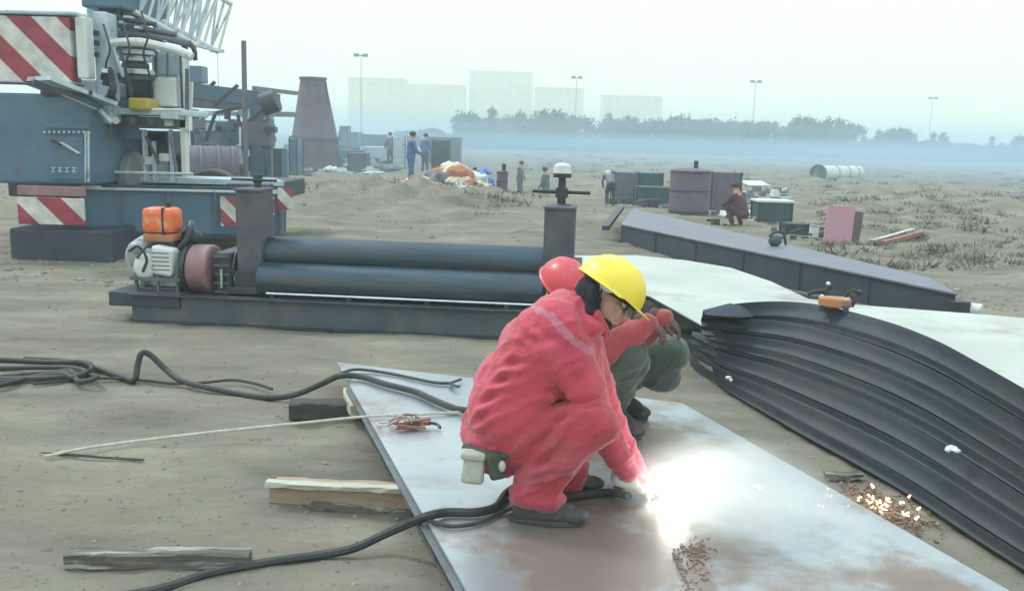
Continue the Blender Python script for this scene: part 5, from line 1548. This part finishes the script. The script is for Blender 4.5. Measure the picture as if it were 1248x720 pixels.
# sacks and tarpaulin heaps
def heap(name, label, cat, u, v, r, hgt, Y, mats, n, seed):
    random.seed(seed); p = Q(u, v, Y); z0 = gh(p.x, Y)
    t = thing(name, label, cat, (p.x, Y, z0 - .03))
    for k in range(n):
        a = random.random() * 6.28; q = random.random() ** .6
        zz = hgt * (1 - q) * random.uniform(.5, 1) + .1
        s1 = random.uniform(.16, .32) * r
        c = Vector((math.cos(a) * q * r, math.sin(a) * q * r * .6, zz))
        o = blob('bundle', [('e', c, (s1 * 1.2, s1, s1 * .8)), ('e', c + Vector((s1 * .8, 0, s1 * random.uniform(-.3, .4))), (s1 * .8, s1 * .6, s1 * .5))], random.choice(mats), t, voxel=.05, smooth=1, nz=[(5, .10, (1, 1, 1)), (11, .05, (1, 1, 1))])
    return t


heap('sack_heap', 'left and smaller heap of cream and brown sacks behind the rolling machine', 'sack heap', 512, 224, .62, .45, 27, ['cream', 'cream', 'sackred', 'purple'], 16, 1)
heap('sack_heap', 'right and larger heap of cream and brown sacks, a white peak on top', 'sack heap', 553, 222, 1.0, .95, 27.5, ['cream', 'cream', 'white', 'sackred', 'girder'], 26, 2)
heap('tarpaulin_heap', 'crumpled blue tarpaulin heap at the right end of the sack heaps', 'tarpaulin', 583, 222, .7, .75, 28.2, ['sackblue', 'sackblue', 'blue'], 14, 3)
heap('tarpaulin_heap', 'low violet blue tarpaulin heap between the two sack heaps', 'tarpaulin', 530, 226, .5, .4, 27.3, ['sackblue', 'purple'], 9, 4)


# distant workers: one continuous body, clothing and head covering as parts
def far_person(u, v_top, Y, h, cloth, legs, label, pose='stand', hat='hair', face=0.0):
    p = Q(u, v_top, Y); z0 = gh(p.x, Y)
    ht = h
    t0 = Vector((p.x, Y, z0)); k = ht / 1.75
    ca, sa = math.cos(face), math.sin(face)

    def w(x, y, z): return Vector((x * ca - y * sa, x * sa + y * ca, z)) * (1.75 / 1.75) * 1.0
    if pose == 'stand':
        hip, nk_, hd = w(0, 0, .92), w(.03, 0, 1.46), w(.06, 0, 1.63)
        kn = [w(.03, .11, .50), w(.0, -.11, .50)]; an = [w(-.02, .13, .08), w(.05, -.13, .08)]; el = [w(.05, .26, 1.12), w(.12, -.24, 1.10)]; wr = [w(.20, .22, .92), w(.30, -.16, 1.02)]
    elif pose == 'bend':
        hip, nk_, hd = w(-.12, 0, .82), w(.36, 0, 1.14), w(.50, 0, 1.16)
        kn = [w(.05, .12, .48), w(.0, -.12, .48)]; an = [w(-.05, .14, .08), w(.0, -.14, .08)]; el = [w(.42, .22, .85), w(.42, -.22, .85)]; wr = [w(.52, .15, .62), w(.52, -.15, .62)]
    else:
        hip, nk_, hd = w(-.14, 0, .34), w(.10, 0, .82), w(.16, 0, .98)
        kn = [w(.28, .18, .56), w(.28, -.18, .56)]; an = [w(.05, .16, .08), w(.05, -.16, .08)]; el = [w(.22, .26, .58), w(.22, -.26, .58)]; wr = [w(.44, .12, .50), w(.44, -.12, .50)]
    sh = [nk_ + w(-.02, .17, -.07), nk_ + w(-.02, -.17, -.07)]; hj = [hip + w(0, .09, -.02), hip + w(0, -.09, -.02)]
    S_ = lambda v: v * k
    body = [('e', S_(hd), (.095 * k, .08 * k, .115 * k)), ('c', S_(nk_), S_(hd), .055 * k), ('c', S_(hip), S_(nk_), .12 * k, .10 * k)]
    jk = [('c', S_(hip), S_(hip.lerp(nk_, .6)), .155 * k, .165 * k), ('c', S_(sh[0]), S_(sh[1]), .095 * k)]; tr_ = [('e', S_(hip), (.15 * k, .17 * k, .13 * k))]
    for i in (0, 1):
        body += [('c', S_(sh[i]), S_(el[i]), .05 * k, .04 * k), ('c', S_(el[i]), S_(wr[i]), .038 * k, .026 * k), ('c', S_(wr[i]), S_(wr[i]) + Vector((0, 0, -.07)) * k, .03 * k, .022 * k),
                 ('c', S_(hj[i]), S_(kn[i]), .08 * k, .055 * k), ('c', S_(kn[i]), S_(an[i]), .052 * k, .036 * k), ('c', S_(an[i]) - Vector((0, 0, .03 * k)), S_(an[i]) + S_(w(.14, 0, -.04)), .04 * k, .035 * k)]
        jk += [('c', S_(sh[i]), S_(el[i]), .075 * k, .062 * k), ('c', S_(el[i]), S_(wr[i]), .060 * k, .045 * k)]
        tr_ += [('c', S_(hj[i]), S_(kn[i]), .105 * k, .08 * k), ('c', S_(kn[i]), S_(an[i]), .078 * k, .062 * k)]
    o = blob('person', body, 'skin', None, voxel=.022, smooth=1)
    o.location = t0; tag(o, label, 'person')
    blob('jacket', jk, cloth, o, voxel=.028, smooth=2, nz=[(6, .02, (1, 1, 1))])
    blob('trousers', tr_, legs, o, voxel=.028, smooth=2, nz=[(6, .02, (1, 1, 1))])
    blob('helmet' if hat == 'white' else 'hair', [('e', S_(hd) + Vector((0, 0, .045 * k)), (.12 * k, .105 * k, .09 * k))], hat, o, voxel=.02, smooth=1)
    return o


def hfor(u, v, Y): return Q(u, v, Y).z - gh(Q(u, v, Y).x, Y)


far_person(501, 161, 30.0, 1.72, 'bluecloth', 'bluecloth', 'worker in blue overalls with dark hair standing behind the left sack heap', 'stand', 'hair', .4)
far_person(518, 157, 41, 1.72, 'bluecloth', 'darkcloth', 'distant dark haired worker by the dark container, right of the blue clad worker', 'stand', 'hair', 1)
far_person(476, 158, 46, 1.70, 'purple', 'darkcloth', 'distant worker in dull violet left of the blue clad worker', 'stand', 'hair', 2)
far_person(634, 203, 38, 1.62, 'darkcloth', 'darkcloth', 'dark clad worker standing in the hollow beyond the lone gas cylinder', 'stand', 'hair', -.3)
far_person(666, 204, 34.5, 1.66, 'darkcloth', 'tealbox', 'dark clad worker in the hollow, half hidden by the white capped machine screw', 'stand', 'hair', 2.6)
far_person(744, 231, 21.5, 1.12, 'girder', 'darkcloth', 'stooping worker in white helmet at the far end of the box girder', 'bend', 'white', 1.7)
far_person(902, 238, 17.6, 1.36, 'maroon', 'maroon', 'maroon clad worker squatting behind the girder left of the teal chest', 'squat', 'maroon', 2.2)
far_person(582, 192, 29.5, 1.1, 'blue', 'bluecloth', 'blue clad worker squatting behind the blue tarpaulin heap', 'squat', 'hair', 2.5)

# far vehicles and containers around the hopper
crate('container', 516, 166, 560, 186, 2.4, 'girder', 'dark green grey container far behind the sack heaps', 'container', Y=52)
crate('container', 412, 160, 436, 176, 2.0, 'blue', 'blue cab-like container right of the steel hopper', 'container', Y=60)
crate('container', 436, 178, 516, 186, 2.0, 'paleblue', 'long low pale blue flatbed stack left of the dark container', 'flatbed', Y=48, ribs=5)
crate('container', 455, 170, 505, 179, 2.0, 'purple', 'dull violet load behind the long pale flatbed', 'container', Y=56, ribs=4)
for k, (u, v, w_, h_, Y, m, lb) in enumerate(((432, 178, 14, 8, 50, 'white', 'left of two white crumpled sheets right of the hopper'), (449, 176, 16, 9, 51, 'white', 'right of two white crumpled sheets right of the hopper'),
                                      (404, 203, 18, 6, 38, 'white', 'white lump on the earth in front of the hopper foot'), (450, 205, 16, 4, 36, 'paleblue', 'pale flat bundle on the earth right of the hopper'),
                                      (470, 194, 34, 7, 40, 'girder', 'long grey bundle behind the left sack heap'), (440, 195, 40, 8, 42, 'blue', 'long blue grey bundle right of the hopper'), (372, 203, 18, 5, 36, 'girder', 'low grey bundle at the left foot of the hopper'),
                                      (540, 188, 40, 10, 38, 'purple', 'long dull violet bundle behind the larger sack heap'))):
    p = Q(u, v + h_ / 2, Y); s1 = w_ / 2200 * Y; s2 = h_ / 2200 * Y * 1.4
    o = blob('scrap_bundle', [('e', (0, 0, s2 * .8), (s1, s1 * .7, s2)), ('e', (s1 * .5, .1, s2 * .9), (s1 * .5, s1 * .4, s2 * 1.1)), ('e', (-s1 * .6, 0, s2 * .6), (s1 * .5, s1 * .5, s2 * .9))], m, None, voxel=.06, smooth=1, nz=[(3, .12, (1, 1, 1)), (8, .06, (1, 1, 1))])
    o.location = (p.x, Y, gh(p.x, Y) - .02 if v > 185 else max(0, p.z)); o.location.z = gh(p.x, Y) - .02
    tag(o, lb, 'bundle')

def jumble(name, label, spots, seed):
    random.seed(seed)
    groups = {}
    for (u0, u1, v0, v1, n, smin, smax, ms_) in spots:
        for i in range(n):
            u = random.uniform(u0, u1); v = random.uniform(v0, v1); p = P(u, v, 0); z = gh(p.x, p.y)
            if p.y > 75: continue
            mm = random.choice(ms_); mb = groups.setdefault(mm, MB())
            L_ = random.uniform(smin, smax) * p.y / 1100
            kind = random.random()
            a = random.uniform(-.5, .5)
            if kind < .45:
                d = Vector((math.cos(a), math.sin(a), random.uniform(-.1, .35))) * L_
                mb.bar(Vector((p.x, p.y, z + .05)) - d * .5 + Vector((0, 0, abs(d.z) * .5)), Vector((p.x, p.y, z + .05)) + d * .5 + Vector((0, 0, abs(d.z) * .5)), L_ * .10 + .02, L_ * .08 + .02)
            elif kind < .8:
                h_ = L_ * random.uniform(.2, .6); mb.box((p.x, p.y, z + h_ / 2), (L_ * .7, L_ * .5, h_), Matrix.Rotation(a, 3, 'Z'), random.uniform(.7, 1))
            else:
                mb.cyl((p.x - L_ * .4, p.y, z + L_ * .12), (p.x + L_ * .4, p.y + L_ * .2, z + L_ * .12), L_ * .12, n=10)
    for mm, mb in groups.items():
        a_ = np.array(mb.v); o = mb.build(name, mm)
        tag(o, label % {'dark': 'dark steel', 'girder': 'grey', 'white': 'whitish', 'purple': 'violet', 'blue': 'dull blue', 'paleblue': 'pale blue', 'tealbox': 'dark green', 'canvas': 'pale buff'}[mm], 'scrap', kind='stuff')


jumble('scrap_jumble', 'jumble of %s scrap and fittings on the far ground around the hopper and gantry',
       [(412, 500, 176, 190, 60, 14, 40, ['blue', 'girder', 'paleblue', 'purple', 'dark']), (225, 345, 196, 214, 70, 14, 34, ['dark', 'girder', 'blue', 'paleblue']), (352, 500, 184, 204, 230, 14, 46, ['blue', 'girder', 'paleblue', 'purple', 'dark']), (352, 470, 204, 214, 26, 8, 18, ['girder', 'white', 'paleblue'])], 5)
jumble('scrap_litter', 'litter of %s scrap along the row of tanks and boxes behind the girder',
       [(745, 830, 240, 256, 40, 8, 20, ['dark', 'girder', 'tealbox']), (865, 960, 232, 276, 70, 6, 18, ['dark', 'girder', 'purple', 'white', 'blue']), (940, 1010, 278, 296, 20, 8, 18, ['tealbox', 'girder', 'dark'])], 6)


def scrub_tufts(name, label, regions, m, seed):
    random.seed(seed); mb = MB()
    for (u0, u1, v0, v1, n) in regions:
        for i in range(n):
            p = P(random.uniform(u0, u1), random.uniform(v0, v1), 0)
            if p.y > 95: continue
            z = gh(p.x, p.y); r = random.uniform(.10, .32) * (1 + p.y / 60)
            for k in range(26):
                a = random.random() * 6.28; q = random.random() * r; hh = random.uniform(.3, 1) * r * .42
                c = Vector((p.x + math.cos(a) * q, p.y + math.sin(a) * q, z)); s1 = r * .045; a2 = random.random() * 3.14
                dx = Vector((math.cos(a2), math.sin(a2), 0)) * s1
                mb.add([c - dx, c + dx, c + Vector((random.gauss(0, r * .25), random.gauss(0, r * .25), hh))], [(0, 1, 2)])
    o = mb.build(name, m); tag(o, label, 'scrub', kind='stuff')


for k, (u0, v0, u1, v1, Y, m_, lb) in enumerate(((414, 153, 424, 185, 55, 'girder', 'narrow grey frame just right of the hopper'), (440, 163, 470, 178, 58, 'blue', 'dull blue box among the clutter right of the hopper'),
                                              (478, 166, 494, 190, 44, 'paleblue', 'pale blue cabinet left of the blue clad worker'), (526, 170, 548, 190, 42, 'dark', 'dark bin in front of the far container'),
                                              (424, 186, 446, 200, 40, 'girder', 'low grey crate in the clutter right of the hopper'), (352, 168, 362, 206, 34, 'blue', 'narrow blue cabinet left of the hopper foot'))):
    crate('site_crate', u0, v0, u1, v1, 1.0, m_, lb, 'crate', Y=Y)
scrub_tufts('dry_scrub', 'dry brown scrub and weeds tufting the rough earth in the distance', [(1000, 1260, 205, 330, 330), (620, 1000, 188, 235, 200), (570, 660, 232, 270, 22), (350, 620, 218, 262, 30)], 'dryscrub', 12)

# ------------------------------------------------------------------ floodlight masts
for k, (u, v, lb) in enumerate(((265, 63, 'floodlight mast farthest left, above the gantry'), (440, 68, 'floodlight mast right of the hopper'), (703, 95, 'floodlight mast in the middle of the tree line'),
                          (921, 100, 'floodlight mast above the right part of the tree line'), (1137, 120, 'floodlight mast farthest right'))):
    hz = 168 + (u - 624) * .0262; Y = 13.4 * 1100 / (hz - v)
    top = Q(u, v, Y)
    t = thing('floodlight_mast', 'faint ' + lb, 'floodlight', (top.x, Y, 0))
    MB().cyl((0, 0, 0), (0, 0, top.z), .10, .05, n=10).build('pole', 'girder', t, 'auto')
    MB().box((0, 0, top.z), (2.3, .3, .16)).build('crossbar', 'girder', t)
    for s in (-.95, -.5, .5, .95):
        MB().box((s, -.2, top.z + .05), (.42, .3, .5), Matrix.Rotation(.4, 3, 'X')).build('lamp', 'girderdark', t)

# ------------------------------------------------------------------ far buildings, only just showing through the haze
for k, (u0, u1, v, Y, lb) in enumerate(((424, 492, 96, 215, 'leftmost pale block in the haze, right of the hopper'), (496, 566, 104, 230, 'second pale block in the haze from the left'), (572, 650, 88, 235, 'tallest pale block in the haze above the tree line'),
                                  (652, 712, 108, 228, 'pale block in the haze right of the tallest one'), (735, 808, 118, 220, 'rightmost pale block in the haze above the trees'))):
    Y *= 1.5; a = Q(u0, v, Y); b = Q(u1, v, Y); ht = min(26, (a.z + b.z) / 2); wd = b.x - a.x
    t = thing('apartment_block', lb, 'building', ((a.x + b.x) / 2, Y, 0))
    MB().box((0, 6, ht / 2), (wd, 12, ht)).build('wall', 'concrete', t)
    MB().box((0, 6, ht + .15), (wd + .5, 12.5, .3)).build('roof', 'concrete', t)
    nf = max(2, int(ht / 3)); nw = max(3, int(wd / 3.2))
    wm = MB().box((0, 0, 0), (1.5, .1, 1.5)).mesh('window', 'window')
    for i in range(nf):
        for j in range(nw):
            o = bpy.data.objects.new('window', wm); COL.objects.link(o); o.parent = t
            o.location = ((j + .5 - nw / 2) * wd / nw, -.02, (i + .55) * ht / nf)

# ------------------------------------------------------------------ row of trees
def tree_mesh(seed, h, wd, conical):
    random.seed(seed)
    tm = MB(); tm.cyl((0, 0, -.1), (.05, 0, h * .55), .10, .05, n=7)
    limbs = []
    for k in range(7):
        a = random.random() * 6.28; z = h * random.uniform(.25, .6)
        e_ = Vector((math.cos(a) * wd * .35, math.sin(a) * wd * .35, z + h * .2)); tm.cyl((.02, 0, z), e_, .035, .012, n=5)
    trunk = tm.mesh('trunk', 'bark')
    cm = MB(); clumps = []
    for k in range(26):
        z = random.uniform(.22, .97); rr = wd * .5 * ((1 - z) ** .75 * 1.15 if conical else math.sin(math.pi * min(1, max(.08, (z - .1) / .95))) ** .6)
        a = random.random() * 6.28; q = random.random() ** .5
        clumps.append((Vector((math.cos(a) * rr * q, math.sin(a) * rr * q, z * h)), random.uniform(.12, .24) * wd))
    for c, r in clumps:
        for i in range(46):
            d = Vector((random.gauss(0, 1), random.gauss(0, 1), random.gauss(0, .8))).normalized() * r * random.uniform(.3, 1.1)
            p = c + d; s1 = random.uniform(.10, .20)
            q = Quaternion((random.gauss(0, 1), random.gauss(0, 1), random.gauss(0, 1), random.gauss(0, 1))).normalized().to_matrix()
            cm.add([p + q @ Vector(v) * s1 for v in ((-1, -.5, 0), (1, -.5, 0), (.3, .9, .2))], [(0, 1, 2)])
    return trunk, cm.mesh('crown', 'leaf')


TM = [tree_mesh(31, 4.6, 2.6, True), tree_mesh(32, 4.2, 3.4, False), tree_mesh(33, 5.0, 3.0, True), tree_mesh(34, 3.6, 3.6, False)]
prof = [(548, 152), (575, 145), (600, 143), (625, 148), (655, 147), (680, 143), (700, 150), (730, 148), (745, 146), (770, 150), (800, 156), (830, 150), (865, 154), (890, 150), (915, 153), (945, 160), (975, 156), (1000, 152), (1020, 157),
        (1045, 163), (1085, 164), (1120, 167), (1150, 164), (1190, 172), (1230, 170), (1260, 174)]
random.seed(77)
kinds = ['pointed bushy evergreen in the long hazy tree row', 'round loose crowned tree in the long hazy tree row', 'taller pointed tree in the long hazy tree row', 'low spreading tree in the long hazy tree row']
prof = [(a_, b_ - (5 if a_ < 1040 else 3)) for a_, b_ in prof]
u = 546.0
while u < 1285:
    for i in range(len(prof) - 1):
        if prof[i][0] <= u <= prof[i + 1][0]:
            t_ = (u - prof[i][0]) / (prof[i + 1][0] - prof[i][0]); v = prof[i][1] * (1 - t_) + prof[i + 1][1] * t_; break
    else: v = 170
    v += random.choice((-4, -2, 0, 3, 6, 9)) + random.uniform(0, 3) + (1 if u > 1030 else 0)
    Y = random.uniform(122, 150); p = Q(u, v, Y); k = random.randrange(4); hgt = (4.6, 4.2, 5.0, 3.6)[k]
    t = thing('tree', kinds[k], 'tree', (p.x, Y, 0), random.random() * 6.28, 'hazy row of trees at the far side of the field' + (' (%s)' % ('pointed bushy', 'round', 'tall pointed', 'low')[k]))
    s1 = p.z / hgt * 1.04
    t.scale = (max(s1, .8) * random.uniform(.85, 1.15),) * 2 + (s1,)
    for nm, me in zip(('trunk', 'crown'), TM[k]):
        o = bpy.data.objects.new(nm, me); COL.objects.link(o); o.parent = t
    u += random.uniform(4, 11) if u < 940 or 960 < u < 1040 else random.uniform(7, 15)
# low scrub closing the gaps under the row
random.seed(9); mb = MB()
for i in range(16000):
    x = random.uniform(-16, 98); y = random.uniform(118, 128); hh_ = 1.25 + .7 * noise.noise(Vector((x * .3, 0, 0)))
    p = Vector((x, y, random.random() * max(.3, hh_ * 1.6))); s1 = random.uniform(.15, .32); a = random.random() * 6.28
    mb.add([p + Vector((math.cos(a) * s1, math.sin(a) * s1, 0)), p - Vector((math.cos(a) * s1, math.sin(a) * s1, 0)), p + Vector((0, .05, s1 * 1.6))], [(0, 1, 2)])
o = mb.build('scrub', 'leaf', origin=(40, 122, 0)); tag(o, 'low scrub growing under the far row of trees', 'scrub', kind='stuff')

# ------------------------------------------------------------------ smoke over the cut and the haze in the air
def volume_mat(name, col, dens, noisy=None, core=.1):
    m = bpy.data.materials.new(name); m.use_nodes = True; n = m.node_tree; n.nodes.clear()
    out = n.nodes.new('ShaderNodeOutputMaterial'); pv = n.nodes.new('ShaderNodeVolumePrincipled')
    pv.inputs['Color'].default_value = (*col, 1); pv.inputs['Density'].default_value = dens; pv.inputs['Anisotropy'].default_value = 0
    n.links.new(pv.outputs[0], out.inputs['Volume'])
    if noisy:
        t = n.nodes.new('ShaderNodeTexCoord'); ln = n.nodes.new('ShaderNodeVectorMath'); ln.operation = 'LENGTH'
        n.links.new(t.outputs['Object'], ln.inputs[0])
        mr = n.nodes.new('ShaderNodeMapRange'); mr.interpolation_type = 'SMOOTHSTEP'; mr.inputs['From Min'].default_value = 1; mr.inputs['From Max'].default_value = core; mr.inputs['To Min'].default_value = 0; mr.inputs['To Max'].default_value = 1
        n.links.new(ln.outputs['Value'], mr.inputs['Value'])
        nz = n.nodes.new('ShaderNodeTexNoise'); nz.inputs['Scale'].default_value = noisy; nz.inputs['Detail'].default_value = 4; n.links.new(t.outputs['Object'], nz.inputs['Vector'])
        m2 = n.nodes.new('ShaderNodeMapRange'); m2.inputs['From Min'].default_value = .3; m2.inputs['From Max'].default_value = .7; n.links.new(nz.outputs['Fac'], m2.inputs['Value'])
        ml = n.nodes.new('ShaderNodeMath'); ml.operation = 'MULTIPLY'; n.links.new(mr.outputs[0], ml.inputs[0]); n.links.new(m2.outputs[0], ml.inputs[1])
        m3 = n.nodes.new('ShaderNodeMath'); m3.operation = 'MULTIPLY'; m3.inputs[1].default_value = dens; n.links.new(ml.outputs[0], m3.inputs[0]); n.links.new(m3.outputs[0], pv.inputs['Density'])
    return m


me = MB().ell((0, 0, 0), 1, n=24, m=14).mesh('smoke', volume_mat('smoke', (.95, .98, .96), 7.0, 1.3))
o = bpy.data.objects.new('smoke', me); COL.objects.link(o); o.location = P(868, 632, PZ) + Vector((.05, 0, .13)); o.scale = (.50, .55, .17)
tag(o, 'thin pale smoke drifting over the plate from the cutting flame', 'smoke', kind='stuff')
# drifting bluish smoke lying low over the middle distance
me = MB().ell((0, 0, 0), 1, n=32, m=16).mesh('smoke_bank', volume_mat('smoke_bank', (.52, .75, 1.0), .030, 2.6, .45))
o = bpy.data.objects.new('smoke_bank', me); COL.objects.link(o); o.location = (18, 72, .3); o.scale = (115, 60, 3.7)
tag(o, 'low bluish smoke lying over the middle distance in front of the trees', 'smoke', kind='stuff')
HZ = 27.0
me = MB().box((0, 0, (HZ - 1) / 2), (1900, 1900, HZ + 1)).mesh('haze', volume_mat('haze', (.84, .985, .97), .0034))
o = bpy.data.objects.new('haze', me); COL.objects.link(o); o.location = (0, 30, 0)
tag(o, 'blue white haze filling the air over the whole yard', 'haze', kind='stuff')
